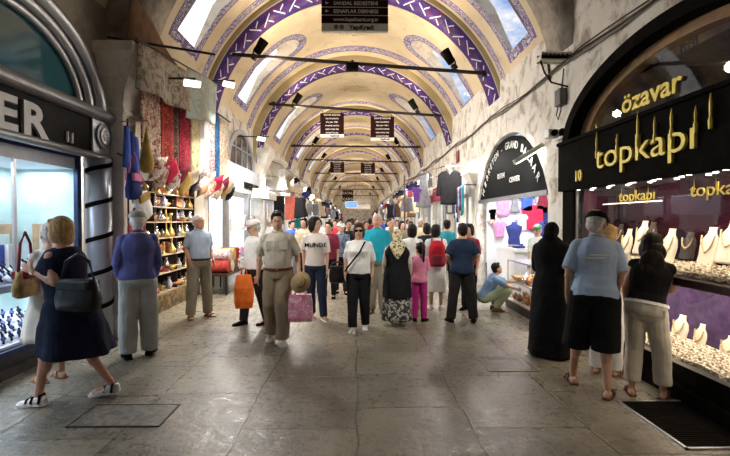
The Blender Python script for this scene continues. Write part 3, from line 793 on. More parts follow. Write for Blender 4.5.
def goods(kind, mm):
    m = MB()
    if kind == 'vase': m.lathe([(.035, 0), (.06, .05), (.065, .1), (.03, .17), (.022, .2), (.035, .23)], n=10)
    elif kind == 'bowl': m.lathe([(.03, 0), (.035, .02), (.08, .06), (.1, .1), (.09, .095), (.03, .03)], n=12)
    elif kind == 'plate':
        m.lathe([(.03, 0), (.11, .025), (.11, .032), (.03, .01)], n=14, axis=Matrix.Rotation(R(72), 3, 'Y')); 
        for v in m.bm.verts: v.co.z += .11
    elif kind == 'teapot':
        m.lathe([(.03, 0), (.06, .03), (.065, .07), (.035, .12), (.012, .13), (.014, .155)], n=12); m.tube([(0, .055, .05), (0, .1, .08), (0, .12, .13)], [.014, .01, .007], 6); m.tube([(0, -.05, .11), (0, -.1, .1), (0, -.06, .03)], .007, 5)
    elif kind == 'box': m.box((0, 0, .05), (.12, .16, .1)); m.box((0, 0, .108), (.125, .165, .016)); m.cyl((.06, 0, .09), (.07, 0, .09), .012, n=6)
    elif kind == 'candlestick': m.lathe([(.045, 0), (.045, .012), (.012, .03), (.018, .08), (.01, .12), (.025, .2), (.02, .22)], n=10)
    elif kind == 'slipper':
        m.rings([[(x, y+s_*w, z) for (s_, z) in ((-1, 0), (1, 0), (.8, h), (-.8, h))] for x, y, w, h in ((-.12, 0, .03, .02), (-.06, 0, .04, .02), (.02, 0, .045, .05), (.09, 0, .04, .04), (.13, 0, .01, .045))])
    elif kind == 'hookah': m.lathe([(.06, 0), (.075, .06), (.03, .14), (.012, .18), (.02, .24), (.012, .28), (.016, .36), (.035, .38), (.04, .41)], n=10)
    return m.build(kind, mm, smooth=kind not in ('box',))
KINDS = [('vase', M_cer, 'painted blue and white vase'), ('bowl', M_cer2, 'red painted bowl'), ('plate', M_cer, 'painted plate standing on edge'), ('teapot', M_silver, 'silver teapot'),
         ('box', M_copper, 'copper coloured trinket box'), ('candlestick', M_brass, 'brass candlestick'), ('slipper', C_maroon, 'maroon slipper'), ('hookah', M_brass, 'brass water pipe'), ('vase', M_silver, 'silver vase'),
         ('bowl', M_brass, 'brass bowl'), ('plate', M_cer2, 'red and yellow plate standing on edge'), ('teapot', M_copper, 'copper teapot')]
PROTO = {}
def put_good(i, loc, rz, where, grp, sc=1.0):
    k, mm, lb_ = KINDS[i % len(KINDS)]
    key = i % len(KINDS)
    if key not in PROTO: PROTO[key] = goods(k, mm); o = PROTO[key]
    else: o = PROTO[key].copy(); col.objects.link(o)
    o.location = loc; o.rotation_euler = (0, 0, rz); o.scale = (sc,)*3
    o['label'] = lb_ + ' ' + where; o['category'] = k.replace('hookah', 'water pipe'); o['group'] = grp
random.seed(11)
for z in (.16, .52):
    for i in range(6):
        for j in range(2): put_good(random.choice((9, 5, 3, 9, 11, 1)), (2.98+j*.2, 7.18+i*.2, z), random.uniform(-1, 1), 'on the %s shelf of the glass counter' % ('lower' if z < .3 else 'upper'), 'trinkets in the glass counter', .95)
lamp('AREA', (3.10, 7.7, .86), 7, (1, .85, .6), .2, rot=(0, 0, 0), sy=1.0, name='counter_lamp_light')

# strings of beads and scarves beside the clothing stall
sc2 = [(C_teal, 'teal'), (C_black, 'black'), (C_navy, 'navy'), (C_grey, 'grey'), (C_white, 'white'), (C_blue, 'blue'), (C_maroon, 'maroon')]
for k in range(20):
    mm, nm = sc2[(k*3) % 7]; y = 11.2+k*.11; L = random.uniform(.5, 1.0)
    m = MB(); n = 8; rs = []
    for i in range(n): z = -L*i/(n-1); ww = .05+.012*math.sin(i*1.3+k); rs.append([(math.cos(a)*.03, math.sin(a)*ww+.01*math.sin(i), z) for a in [2*PI*q/8 for q in range(8)]])
    m.rings(rs); o = m.build('hanging_scarf', mm, smooth=True); o.location = (2.7+.25*(y-11.2)/2.2, y, 2.545); tag(o, 'long %s scarf hanging beside the clothing stall opening' % nm, 'scarf', 'scarves beside the clothing stall')
m = MB(); m.cyl((2.7, 11.2, 2.55), (2.95, 13.4, 2.55), .015); m.cyl((2.95, 13.4, 2.55), (3.1, 13.4, 2.55), .015); m.cyl((2.7, 11.2, 2.55), (3.1, 11.2, 2.55), .015)
tag(m.build('scarf_rail', M_iron), 'thin dark rail holding the scarves beside clothing stall', 'rail')

# third and further right shops
g3 = garment((2.62, 12.4, 3.05), .78, .98, 'jacket', C_black, 'black jacket hanging high from a white bracket on the right wall', -.25, cat='jacket')
m = MB(); m.cyl((2.5, 12.4, 3.17), (3.06, 12.4, 3.17), .012); m.cyl((2.5, 12.38, 3.17), (3.06, 12.38, 2.7), .01); tag(m.build('garment_bracket', M_white), 'white bracket carrying the black jacket', 'bracket')
garment((2.3, 15.2, 3.35), .60, 1.25, 'dress', C_grey, 'long grey dress hanging on the right beyond black jacket', -.1, cat='dress')
garment((1.98, 14.6, 2.75), .35, .5, 'tee', C_purple, 'small purple top hanging beside the grey dress', .1)
garment((1.75, 15.4, 2.45), .6, .5, 'wrap', C_grey, 'grey shawl hanging under the small purple top', .1, cat='shawl')
m = MB(); m.cyl((1.66, 15.3, 0.0), (1.66, 15.3, 3.2), .035); m.cyl((1.66, 15.3, 3.0), (3.0, 15.0, 3.5), .02); m.cyl((1.66, 15.3, 2.88), (2.1, 14.4, 2.88), .012); tag(m.build('wooden_post', mat('brown_post', (.12, .07, .05), .7)), 'thin brown post holding up hanging clothes on the right', 'post')
garment((1.56, 20.6, 2.40), .55, 1.05, 'dress', C_black, 'black dress hanging far along the right side beyond the post', .0, cat='dress')
pf = empty('picture_frame', (3.0, 14.1, 2.02), 0, 'dark framed glass panel on the white wall under black jacket', 'picture')
m = MB(); 
for a in ((-.45, .45, -.17, -.13), (-.45, .45, .13, .17), (-.45, -.40, -.17, .17), (.40, .45, -.17, .17)): m.b2(-.03, .03, a[0], a[1], a[2], a[3])
m.build('frame', M_iron, pf); m = MB(); m.b2(-.01, .02, -.4, .4, -.13, .13); m.build('picture', mat('picture_grey', (.45, .46, .42), .4), pf)
# ================================================================== left near shop, silver front, number 11
XS = -3.48
M_sil = mat('silver_paint', (.36, .38, .42), .32, .25, .05, 6)
# fanlight with three concentric silver rolls
A1 = arch_pts(4.55, 1.52, 1.10, 3.05, 30)
o = MB(); 
for k, (q, rr) in enumerate(((.97, .085), (.84, .06), (.74, .045))):
    o.tube([(XS+.02-.03*k, 4.55+(u-4.55)*q, 3.05+(v-3.05)*q) for u, v in A1], rr, 10)
win = o.build('window_102', M_alu, smooth=True); struct(win)
m = MB()
for q0, q1 in ((.97, .84), (.84, .74)):
    for i in range(len(A1)-1):
        f = lambda p, q: (XS-.06, 4.55+(p[0]-4.55)*q, 3.05+(p[1]-3.05)*q)
        m.quad(f(A1[i], q0), f(A1[i+1], q0), f(A1[i+1], q1), f(A1[i], q1))
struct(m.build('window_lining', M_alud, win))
M_tglass, g, b = newmat('teal_glazing'); ob = g.co()
g.set(b.inputs['Base Color'], g.mix(g.noise(ob, 1.5, 4), (.02, .085, .11), (.07, .25, .31))); b.inputs['Roughness'].default_value = .08; b.inputs['Specular IOR Level'].default_value = .35
m = MB(); m.bm.faces.new([m.V((XS-.07, 4.55+(u-4.55)*.74, 3.05+(v-3.05)*.74)) for u, v in A1]); struct(m.build('window_pane', M_tglass, win))
# cornice roll and sign fascia
sg = empty('shop_sign', (XS, 4.0, 2.75), 0, 'dark shop sign with silver letters ER and number 11 above watch window', 'sign')
m = MB(); m.b2(-.2, .03, -6, 2.22, -.22, .24); m.build('sign_board', mat('dark_fascia', (.020, .020, .021), .6, spec=.08), sg)
m = MB(); m.b2(-.18, .06, 1.78, 2.26, -.24, .24); m.build('end_panel', M_alu, sg, bevel=.01)
m = MB(); m.cyl((.06, -6, .30), (.06, 2.42, .30), .085, n=14); m.build('cornice_roll', M_alu, sg, smooth=True)
m = MB(); m.cyl((.05, -6, -.26), (.05, 2.42, -.26), .05, n=12); m.build('lower_roll', M_alu, sg, smooth=True)
ME = mat('silver_letters', (.42, .43, .44), .45, .3, var=.05)
for ch, y in (('E', .37), ('R', .75)):
    text(ch, .47, ME, 'letter', sg, .02, (.045, y, -.20), (R(90), 0, R(90)), off=.016, sx=1.25)
text('11', .17, M_letw, 'number', sg, .01, (.05, 1.34, -.17), (R(90), 0, R(90)), off=.004)
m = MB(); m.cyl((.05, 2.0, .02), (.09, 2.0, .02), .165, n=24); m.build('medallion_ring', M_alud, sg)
m = MB(); m.cyl((.07, 2.0, .02), (.105, 2.0, .02), .11, n=24)
for k in range(6): a = k*PI/3; m.ell((.108, 2.0+.05*math.cos(a), .02+.05*math.sin(a)), (.012, .028, .028), n=8, m=4)
m.build('medallion', M_alu, sg)
# silver column with dark slanting stripes
cl_ = empty('shop_column', (-3.47, 5.97, 0), 0, 'silver column with slanting dark stripes at the end of watch window', 'column')
m = MB(); m.cyl((0, 0, 0), (0, 0, 2.47), .165, n=24); m.build('shaft', M_sil, cl_, smooth=True)
for k in range(5):
    m = MB(); z0 = .45+k*.46
    rr = []
    for i in range(13):
        a = R(-120+i*15); z = z0+.012*i
        rr.append([(math.cos(a)*q, math.sin(a)*q, z+h) for q, h in ((.16, -.03), (.173, -.03), (.173, .03), (.16, .03))])
    m.rings(rr); m.build('stripe', M_black, cl_)
# watch window
ws = empty('watch_showcase', (-3.60, 4.0, 0), 0, 'tall cool-lit glass showcase of watches behind the two women', 'showcase')
M_panel = mat('mint_back_panel', (.50, .66, .64), .35, c2=(.62, .72, .74), scale=1.2)
M_coolw = mat('cool_white', (.74, .78, .86), .5, var=.04)
m = MB(); m.b2(-.6, -.08, -6, 1.76, 0, .30); m.b2(-.08, -.02, -6, 1.81, .0, .1); m.build('plinth', mat('dark_stone_plinth', (.05, .05, .055), .3), ws)
m = MB(); m.b2(-.85, -.80, -6, 1.76, .3, 2.5); m.build('back_panel', M_panel, ws)
m = MB(); m.b2(-.8, 0, 1.74, 1.78, .3, 2.5); m.build('side_panel', M_panel, ws)
m = MB(); m.b2(-.8, -.01, -6, 1.76, 2.30, 2.5); m.build('header_panel', M_coolw, ws)
m = MB(); m.b2(-.8, 0.0, -6, 1.76, .90, .97); m.build('middle_shelf', mat('blue_grey_shelf', (.20, .24, .32), .4), ws)
m = MB(); m.b2(-.8, -.06, -6, 1.76, .30, .33); m.build('bottom_shelf', M_coolw, ws)
m = MB(); m.b2(-.03, .02, 1.71, 1.79, .2, 2.5); m.b2(-.03, .02, -6, 1.76, 2.44, 2.5); m.b2(-.03, .02, -6, 1.76, .24, .30); m.build('frame', mat('navy_frame', (.03, .05, .12), .3, .5), ws)
for y in (.72, -1.3): m = MB(); m.b2(-.035, -.01, y-.02, y+.02, .97, 2.3); m.build('mullion', M_alu, ws)
m = MB(); m.quad((0, -6, .3), (0, 1.73, .3), (0, 1.73, 2.44), (0, -6, 2.44)); m.build('pane', M_glass, ws)
lamp('AREA', (-4.0, 4.1, 2.27), 50, COOL, .5, rot=(0, 0, 0), sy=3.2, name='watch_window_lamp_light')
lamp('AREA', (-3.95, 4.0, .88), 34, COOL, .4, rot=(0, 0, 0), sy=3.2, name='watch_window_lamp_light')
M_tan2 = mat('tan_board', (.45, .30, .17), .6)
for k, (x, y, rz) in enumerate(((-4.30, 5.35, 0), (-3.86, 5.68, R(-75)))):
    fr = empty('framed_board', (x, y, .98), rz, ('left' if k == 0 else 'right')+' tan framed board standing on the watch showcase shelf', 'frame')
    m = MB(); m.b2(-.03, 0, -.24, .24, 0, .62); m.build('board', M_tan2, fr); m = MB(); m.b2(-.005, .01, -.16, .16, .08, .50); m.build('picture', M_panel, fr)
m = MB(); m.box((0, 0, .2), (.06, .14, .4)); o = m.build('brochure_stand', mat('royal_blue', (.02, .08, .45), .4)); o.location = (-4.02, 4.98, .97); tag(o, 'blue upright card stand among the watches', 'stand')
m = MB(); m.box((0, 0, .2), (.05, .16, .4)); o = m.build('brochure_stand', M_white); o.location = (-3.98, 5.14, .97); tag(o, 'white upright card stand next to the blue one', 'stand')
# watches on little white cushions
wp = empty('watch_stand', (0, 0, 0)); WL = 'white cushion with dark-faced watch on the %s shelf of the showcase'
m = MB(); m.ell((0, 0, .045), (.032, .05, .05), n=8, m=6); m.build('cushion', M_coolw, wp, smooth=True)
m = MB(); m.cyl((.022, 0, .06), (.042, 0, .066), .026, n=10); m.build('watch_case', mat('watch_blue', (.02, .03, .10), .2, .6), wp)
m = MB(); m.box((.028, 0, .03), (.012, .02, .05)); m.box((.024, 0, .095), (.012, .02, .04)); m.build('strap', M_black, wp)
random.seed(5); first = True
for lev, z0 in (('upper', .97), ('lower', .33)):
    for i in range(22):
        for j in range(4):
            c = wp if first else copy_tree(wp); first = False
            c.location = (-3.72-j*.13+random.uniform(-.02, .02), 5.42-i*.105+random.uniform(-.03, .03), z0+.05*j+random.uniform(0, .015))
            c.rotation_euler = (random.uniform(-.3, .3), -.5, random.uniform(-.7, .7)); c['label'] = WL % lev; c['category'] = 'watch stand'; c['group'] = 'watches in the left showcase'
for j in range(3):
    for lev, z0 in (('upper', .97), ('lower', .33)):
        m = MB(); m.b2(-.065, .065, -1.25, 1.25, 0, .05*(j+1)); o = m.build('display_step', M_coolw); o.location = (-3.85-j*.13, 4.25, z0); tag(o, '%s-shelf white riser step under the rows of watches, %s' % (lev, ('front', 'middle', 'rear')[j]), 'riser')

# ================================================================== left carpet and souvenir shop
def carpet_mat(name, base, a, b_, sc=14, edge=True):
    m, g, b = newmat(name); ob = g.co('Object'); x, y, z = g.sep(ob)
    e = g.vor(g.comb(0.0, y, z), sc, 'F1'); nz = g.noise(ob, sc*.9, 3, .6, 1)
    c = g.mix(g.ss(e, .18, .30), a, base); c = g.mix(g.m('LESS_THAN', g.m('ABSOLUTE', g.m('SUBTRACT', nz, .5)), .035), c, b_)
    c = g.mix(g.m('MULTIPLY', g.ss(g.noise(ob, 40, 3), .5, .7), .4), c, b_)
    g.set(b.inputs['Base Color'], c); b.inputs['Roughness'].default_value = .95; b.inputs['Specular IOR Level'].default_value = .1
    return m
CM = {'beige': carpet_mat('carpet_beige', (.55, .45, .34), (.10, .04, .06), (.28, .08, .08), 9), 'red': carpet_mat('carpet_red', (.42, .06, .04), (.55, .18, .05), (.12, .02, .03), 14),
      'crim': carpet_mat('carpet_crimson', (.36, .03, .05), (.50, .12, .10), (.10, .01, .02), 16), 'brown': carpet_mat('carpet_brown', (.16, .10, .08), (.40, .25, .2), (.05, .03, .03), 14),
      'ani': carpet_mat('carpet_animal', (.62, .52, .30), (.16, .12, .06), (.45, .38, .2), 7), 'pale': carpet_mat('carpet_pale', (.50, .46, .44), (.30, .18, .25), (.62, .55, .5), 12),
      'bw': carpet_mat('carpet_bw', (.60, .58, .55), (.05, .04, .06), (.3, .08, .1), 13), 'blue': carpet_mat('carpet_blue', (.04, .16, .32), (.20, .30, .42), (.02, .05, .15), 10),
      'sage': carpet_mat('carpet_sage', (.60, .62, .48), (.25, .35, .25), (.45, .2, .15), 10), 'suz': carpet_mat('suzani', (.40, .37, .29), (.16, .15, .10), (.26, .18, .14), 5), 'min': carpet_mat('suzani_mint', (.40, .47, .42), (.24, .30, .26), (.36, .36, .28), 3)}
def hanging_cloth(y0, y1, zt0, zb0, zt1, zb1, x, material, name, label, cat, group=None, amp=.025, waves=2.5, x1=None):
    x1 = x if x1 is None else x1; yc = (y0+y1)/2
    m = MB(); nu, nv = 14, 10; rows = []
    for side in (0, 1):
        for j in range(nv+1):
            row = []
            for i in range(nu+1):
                u, v = i/nu, j/nv; y = y0+(y1-y0)*u; zt = zt0+(zt1-zt0)*u; zb = zb0+(zb1-zb0)*u
                xx = x+(x1-x)*u+amp*math.sin(u*waves*2*PI+y0*3)*(.3+v)+(.016 if side else 0)
                row.append(m.V((xx, y-yc, zt+(zb-zt)*v)))
            rows.append(row)
    n = nv+1
    for s_ in (0, 1):
        for j in range(nv):
            for i in range(nu): m.bm.faces.new((rows[s_*n+j][i], rows[s_*n+j][i+1], rows[s_*n+j+1][i+1], rows[s_*n+j+1][i]))
    for j in range(nv):
        for i in (0, nu): m.bm.faces.new((rows[j][i], rows[j+1][i], rows[n+j+1][i], rows[n+j][i]))
    for i in range(nu):
        for j in (0, nv): m.bm.faces.new((rows[j][i], rows[j][i+1], rows[n+j][i+1], rows[n+j][i]))
    o = m.build(name, material, smooth=True); o.location = (0, yc, 0); tag(o, label, cat, group); return o
GR = 'carpets hung along the carpet shop front'
cps = [(6.42, 7.02, 3.72, 2.58, 'beige', 'beige floral carpet with dark blotches, nearest of the hung row'), (7.06, 7.55, 3.74, 2.52, 'red', 'bright red carpet hung second in the row'), (7.56, 7.78, 3.76, 2.5, 'brown', 'narrow brown carpet between the two red ones'),
       (7.80, 8.30, 3.8, 2.5, 'crim', 'crimson carpet hung after the narrow brown one'), (8.34, 8.72, 3.85, 2.50, 'ani', 'cream carpet with rows of small animals'), (8.74, 9.30, 3.9, 2.45, 'pale', 'pale grey-pink patterned carpet in the hung row'),
       (9.32, 9.72, 3.95, 2.45, 'bw', 'black and white patterned carpet in the hung row'), (9.74, 10.05, 4.0, 2.4, 'blue', 'blue carpet strip hung next to the last carpet'), (10.1, 10.75, 3.98, 2.32, 'sage', 'sage floral carpet, farthest of the hung row')]
for y0, y1, zt, zb, k, lbl in cps: hanging_cloth(y0, y1, zt, zb, zt, zb, -3.12, CM[k], 'hanging_carpet', lbl, 'carpet', GR, .012, 1.2)
hanging_cloth(5.95, 7.55, 4.02, 3.40, 4.15, 3.48, -2.90, CM['suz'], 'embroidered_cloth', 'large beige embroidered cloth stretched high above the hung carpets', 'cloth', None, .05, 1.5, -2.88)
hanging_cloth(7.58, 9.10, 4.25, 3.40, 4.42, 3.58, -2.88, CM['min'], 'embroidered_cloth', 'large pale mint cloth stretched high beside the beige one', 'cloth', None, .05, 1.2, -2.86)
hanging_cloth(5.95, 7.4, 4.7, 4.08, 4.22, 4.12, -3.0, C_brown, 'dark_cloth', 'dark folded cloth above the beige embroidered one', 'cloth', None, .05, 1.2)
m = MB(); m.cyl((-3.12, 6.3, 3.99), (-3.12, 10.9, 4.05), .02); tag(m.build('carpet_rail', M_iron), 'dark rail carrying the row of hung carpets', 'rail')
m = MB(); m.cyl((-3.4, 6.1, 4.14), (-2.1, 6.6, 4.10), .018); tag(m.build('lamp_pole', M_iron), 'dark pole reaching out from the stone capital over the cloths', 'pole')
m = MB(); m.cyl((-2.9, 5.9, 4.04), (-2.86, 9.2, 4.45), .012); tag(m.build('cloth_wire', M_iron), 'sloping wire carrying the embroidered cloths', 'wire')
# bags and scarves hanging in front of the pilaster
def bag(loc, w, h, d, mm, label, rz=0, name='shoulder_bag', trim=None, tilt=0, strap=.28, cat='bag'):
    r = empty(name, loc, rz, label, cat); r.rotation_euler = (tilt, 0, rz)
    m = MB(); n = 12
    rs = []
    for k, (q, z) in enumerate(((.80, -1), (.98, -.92), (1.05, -.6), (.98, -.25), (.86, 0))):
        rs.append([(d/2*q*math.copysign(abs(math.cos(a))**.7, math.cos(a))*(1.1 if k in (1, 2) else .7), w/2*q*math.copysign(abs(math.sin(a))**.6, math.sin(a)), z*h) for a in [2*PI*(i+.5)/n for i in range(n)]])
    m.rings(rs); m.build('pouch', mm, r, smooth=True)
    m = MB(); m.tube([(0, w*.4, -.02), (0, w*.28, strap*.7), (0, 0, strap), (0, -w*.28, strap*.7), (0, -w*.4, -.02)], .014, 6); m.build('strap', trim or mm, r, smooth=True)
    m = MB(); m.b2(-d*.56, d*.56, -w*.36, w*.36, -h*.30, -h*.02); m.build('flap', trim or mm, r, bevel=.01)
    return r
bag((-3.0, 5.98, 2.28), .30, .36, .12, C_navy, 'navy and pink striped bag hanging nearest the silver column', .0, trim=C_pink)
bag((-2.98, 6.12, 2.02), .40, .38, .12, C_white, 'white bag with ochre flap hanging under the navy bag', .0, trim=C_gold, tilt=.3)
bag((-3.0, 6.05, 1.58), .42, .48, .12, mat('red_kilim', (.45, .03, .03), .9, c2=(.65, .5, .35), scale=12, mask=(.56, .6)), 'red kilim bag hanging below the white bag', .1, trim=C_maroon)
bag((-3.05, 6.1, 1.02), .42, .5, .14, C_brown, 'dark brown bag hanging lowest beside the pilaster', .1)
for k, (y, mm, nm) in enumerate(((5.85, C_blue, 'bright blue'), (5.97, C_navy, 'dark navy'), (6.08, C_blue, 'blue fringed'))):
    m = MB(); m.rings([[(math.cos(a)*.03, math.sin(a)*(.05+.01*i), -.09*i) for a in [2*PI*q/8 for q in range(8)]] for i in range(7)]); o = m.build('hanging_scarf', mm, smooth=True); o.location = (-3.02, y, 2.88-.05*k); tag(o, '%s scarf hanging beside the silver cornice end' % nm, 'scarf')
m = MB(); m.lathe([(.008, .3), (.02, .2), (.06, .0), (.10, -.22), (.09, -.32), (.04, -.36)], n=12); o = m.build('gourd_bag', C_gold, smooth=True); o.location = (-3.0, 6.35, 2.68); tag(o, 'ochre gourd-shaped pouch hanging under the stone capital', 'pouch')
m = MB(); m.tube([(-3.06, 5.7, 2.5), (-3.06, 6.5, 2.42)], .012, 6); m.cyl((-3.06, 5.95, 3.0), (-3.06, 5.95, .5), .012); m.tube([(-3.06, 5.8, 2.93), (-3.06, 6.5, 3.1)], .01, 6); tag(m.build('bag_rail', M_iron), 'dark wire frame carrying the hanging bags', 'rail')
# row of cushions and bags under the carpets
random.seed(21)
cu = [(C_flor, 'cream floral'), (CM['beige'], 'beige blotched'), (C_red, 'red'), (C_flor, 'floral'), (C_maroon, 'maroon'), (C_gold, 'ochre'), (C_beige, 'tan'), (C_black, 'black'), (CM['bw'], 'black and white'), (C_brown, 'brown')]
cu2 = ['nearest', 'second', 'third', 'fourth', 'fifth', 'sixth', 'seventh', 'eighth', 'ninth', 'farthest']
for k in range(18):
    mm, nm = cu[k % 10]; y = 6.65+k*.235
    m = MB(); w, h = random.uniform(.34, .42), random.uniform(.34, .42)
    n = 7; vt = [[[None]*n for _ in range(n)] for _ in (0, 1)]
    for s_ in (0, 1):
        for i in range(n):
            for j in range(n):
                u, v = i/(n-1)*2-1, j/(n-1)*2-1; t_ = (1-u**4)*(1-v**4)*.055*(1 if s_ else -1)
                vt[s_][i][j] = m.V((t_, u*w/2*(1-.06*(1-v*v)), v*h/2*(1-.06*(1-u*u))))
        for i in range(n-1):
            for j in range(n-1): m.bm.faces.new((vt[s_][i][j], vt[s_][i+1][j], vt[s_][i+1][j+1], vt[s_][i][j+1]))
    bmesh.ops.remove_doubles(m.bm, verts=m.bm.verts[:], dist=1e-4)
    o = m.build('cushion', mm, smooth=True); o.location = (-2.98-.06*(k % 2), y, 2.42-.13*(k % 2)); o.rotation_euler = (random.uniform(-.6, .6), .45, random.uniform(-.3, .3))
    tag(o, '%s cushion strung in the row under the hung carpets' % nm, 'cushion', 'cushions under the carpets')
# shelves
M_shelf = mat('shelf_board', (.40, .32, .22), .6)
su = empty('shelving_unit', (-3.62, 8.9, 0), 0, 'tall lit shelves crowded with souvenirs behind the grey-haired man', 'shelves')
m = MB(); m.b2(-.42, -.38, -1.95, 1.95, .28, 2.35); m.build('back_panel', mat('mirror_back', (.62, .55, .45), .25, .3, c2=(.2, .14, .1), scale=6), su)
SZ = (.30, .66, 1.0, 1.32, 1.62, 1.90, 2.15)
for z in SZ: m = MB(); m.b2(-.38, .02, -1.95, 1.95, z-.02, z); m.build('shelf', M_shelf, su)
for y in (-1.95, -.97, 0, .97, 1.93): m = MB(); m.b2(-.38, .0, y-.012, y+.012, .28, 2.35); m.build('upright', M_iron if y < 1.9 else M_alud, su)
m = MB(); m.b2(-.4, .12, -1.95, 1.95, 0, .28); m.build('plinth', mat('ochre_plinth', (.20, .13, .05), .6, c2=(.06, .04, .02), scale=4), su)
random.seed(9)
for li, z in enumerate(SZ):
    for i in range(32): put_good(random.randrange(12) if li != 3 else random.choice((3, 3, 8, 7)), (-3.70+random.uniform(-.06, .06)-(.12 if i % 2 else 0), 7.02+i*.121, z), random.uniform(-3, 3), 'on the lit souvenir shelves', 'souvenirs on the shelves', random.uniform(.85, 1.15))
lamp('AREA', (-3.35, 8.6, 2.6), 150, (1, .92, .8), .3, aim=(-3.75, 8.6, 1.2), sy=3.0, name='souvenir_shelf_lamp_light')
for k in range(3):                                # mosaic lanterns above the shelves
    r = empty('mosaic_lantern', (-3.25, 7.5+k*.8, 2.32), 0, '%s mosaic glass lantern hanging before the souvenir shelves' % ('nearest', 'middle', 'farthest')[k], 'lantern')
    m = MB(); m.ell((0, 0, 0), .09); m.build('globe', M_lampg, r, smooth=True); m = MB(); m.cyl((0, 0, .09), (0, 0, .5), .006, n=5); m.build('chain', M_brass, r)
# goods standing out in front at the end of the shelves: rolled rugs and drums on a low stand
st = empty('low_stand', (-3.12, 10.3, 0), 0, 'low dark stand with round leather poufs beside the white shop front', 'stand')
m = MB(); m.b2(-.3, .3, -.7, .7, .42, .47); m.build('top', M_wood, st)
for a in (-.26, .26):
    for b_ in (-.64, .64): m = MB(); m.cyl((a, b_, 0), (a, b_, .42), .02); m.build('leg', M_iron, st)
for k in range(7):
    m = MB(); m.cyl((-.2, 0, 0), (.2, 0, 0), .14, n=16); m.cyl((-.205, 0, 0), (.205, 0, 0), .07, n=12); o = m.build('rolled_rug', [CM['red'], C_beige, CM['brown'], C_flor, CM['bw'], C_gold, CM['crim']][k]); o.location = (-3.05, 9.85+(k % 4)*.29+(k//4)*.14, .61+(k//4)*.25)
    tag(o, '%s rolled rug stacked on the low stand' % ['red', 'tan', 'brown', 'floral', 'black and white', 'ochre', 'crimson'][k], 'rug', 'rolled rugs on the stand')

# ================================================================== left white shop
ws = empty('storefront', (-3.22, 13.2, 0), 0, 'white storefront with brightly lit window and grey fascia on the left', 'shop')
M_gf = mat('grey_fascia', (.36, .37, .40), .5)
m = MB(); m.b2(-.06, .05, -2.3, 2.2, 2.40, 3.13); m.build('fascia', M_gf, ws)
for y in (-2.28, -.2, 2.15): m = MB(); m.b2(-.08, .05, y-.07, y+.07, 0, 2.42); m.build('mullion', M_alu, ws)
m = MB(); m.b2(-.06, .03, -2.3, 2.2, 0, .5); m.build('plinth', M_gf, ws)
m = MB(); m.quad((0, -2.3, .5), (0, 2.2, .5), (0, 2.2, 2.4), (0, -2.3, 2.4)); m.build('pane', M_glass, ws)
M_glow = mat('lit_white_back', (.85, .90, 1), .5, emit=.6)  # glow put into the panel, standing in for the lit shop interior
m = MB(); m.b2(-.72, -.7, -2.3, 2.2, .5, 2.4); m.build('lit_back_panel', M_glow, ws)
m = MB(); m.b2(-.02, .0, -1.9, 1.9, 1.36, 1.80); m.build('banner', M_white, ws)
text('Linda', .42, M_iron, 'lettering', ws, .004, (.012, .1, 1.47), (R(90), 0, R(90)), shear=.35, sx=1.6)
text('MAKELLER', .25, M_black, 'lettering', ws, .012, (.06, .1, 2.55), (R(90), 0, R(90)), off=.012, sx=1.5)
lamp('AREA', (-3.7, 13.2, 2.38), 25, COOL, .4, rot=(0, 0, 0), sy=3.8, name='white_shop_lamp_light')
for k in range(9):
    m = MB(); m.lathe([(.05, 0), (.07, .06), (.05, .12), (.02, .2)], n=8); o = m.build('display_ornament', [M_cer2, M_silver, C_pink, M_brass][k % 4], smooth=True); o.location = (-3.6, 11.3+k*.42, .52); o.scale = (1.5,)*3
    tag(o, 'small ornament on the sill of white shop window', 'ornament', 'ornaments in the white shop window')
m = MB(); m.b2(-3.9, -3.4, 10.9, 15.4, .48, .52); struct(m.build('window_sill', M_white))
def lunette(x, yc, a, b_, zb, s):
    WN[0] += 1
    A1 = arch_pts(yc, a, b_, zb, 24, 1.75); A2 = arch_pts(yc, a*.86, b_*.86, zb+.02, 24, 1.75); m = MB()
    for i in range(len(A1)-1):
        q = [A1[i], A1[i+1], A2[i+1], A2[i]]; m.rings([[(x, u, v) for u, v in q], [(x+s*.07, u, v) for u, v in q]])
    for k in (-.4, 0, .4): m.b2(x+s*.01, x+s*.04, yc+k*a-.02, yc+k*a+.02, zb, zb+b_*.75)
    m.b2(x+s*.01, x+s*.04, yc-a*.8, yc+a*.8, zb+b_*.45, zb+b_*.49)
    o = m.build('window_%d' % WN[0], M_gf if s > 0 else M_cap); struct(o)
    m = MB(); m.bm.faces.new([m.V((x+s*.015, u, v)) for u, v in A2]); struct(m.build('window_pane', mat('dark_glazing', (.06, .05, .05), .1, var=.4), o))
lunette(-3.30, 12.6, 1.5, 1.05, 3.14, 1)
lunette(-3.30, 19.0, 1.2, .8, 3.14, 1)

# ================================================================== lamps on poles on the left, signs on rods
def flood(loc, d, label, scale=.68, grp='white flood lamps on the left wall'):
    r = empty('flood_lamp', loc, 0, label, 'lamp', grp); r.rotation_euler = Vector(d).to_track_quat('Z', 'X').to_euler(); r.scale = (scale,)*3
    m = MB(); m.box((0, 0, -.03), (.16, .34, .05), taper=1.15); m.build('housing', M_white, r); m = MB(); m.box((0, 0, .003), (.15, .34, .012)); m.build('diffuser', M_lit, r); return r
for fl in ((-2.45, 6.75, 3.62), (-2.45, 9.2, 4.2), (-2.6, 12.5, 3.85)): lamp('AREA', fl, 24 if fl[1] < 7 else 150, WHITE, .16, aim=(.9, fl[1]+.9, 0), sy=.34, name='flood_lamp_light')
flood((-2.55, 6.9, 3.76), (.3, -.6, -.75), 'white flood lamp in front of the stretched mint cloth')
flood((-2.62, 9.1, 4.42), (.5, -.6, -.6), 'white flood lamp beside the purple end of second vault band')
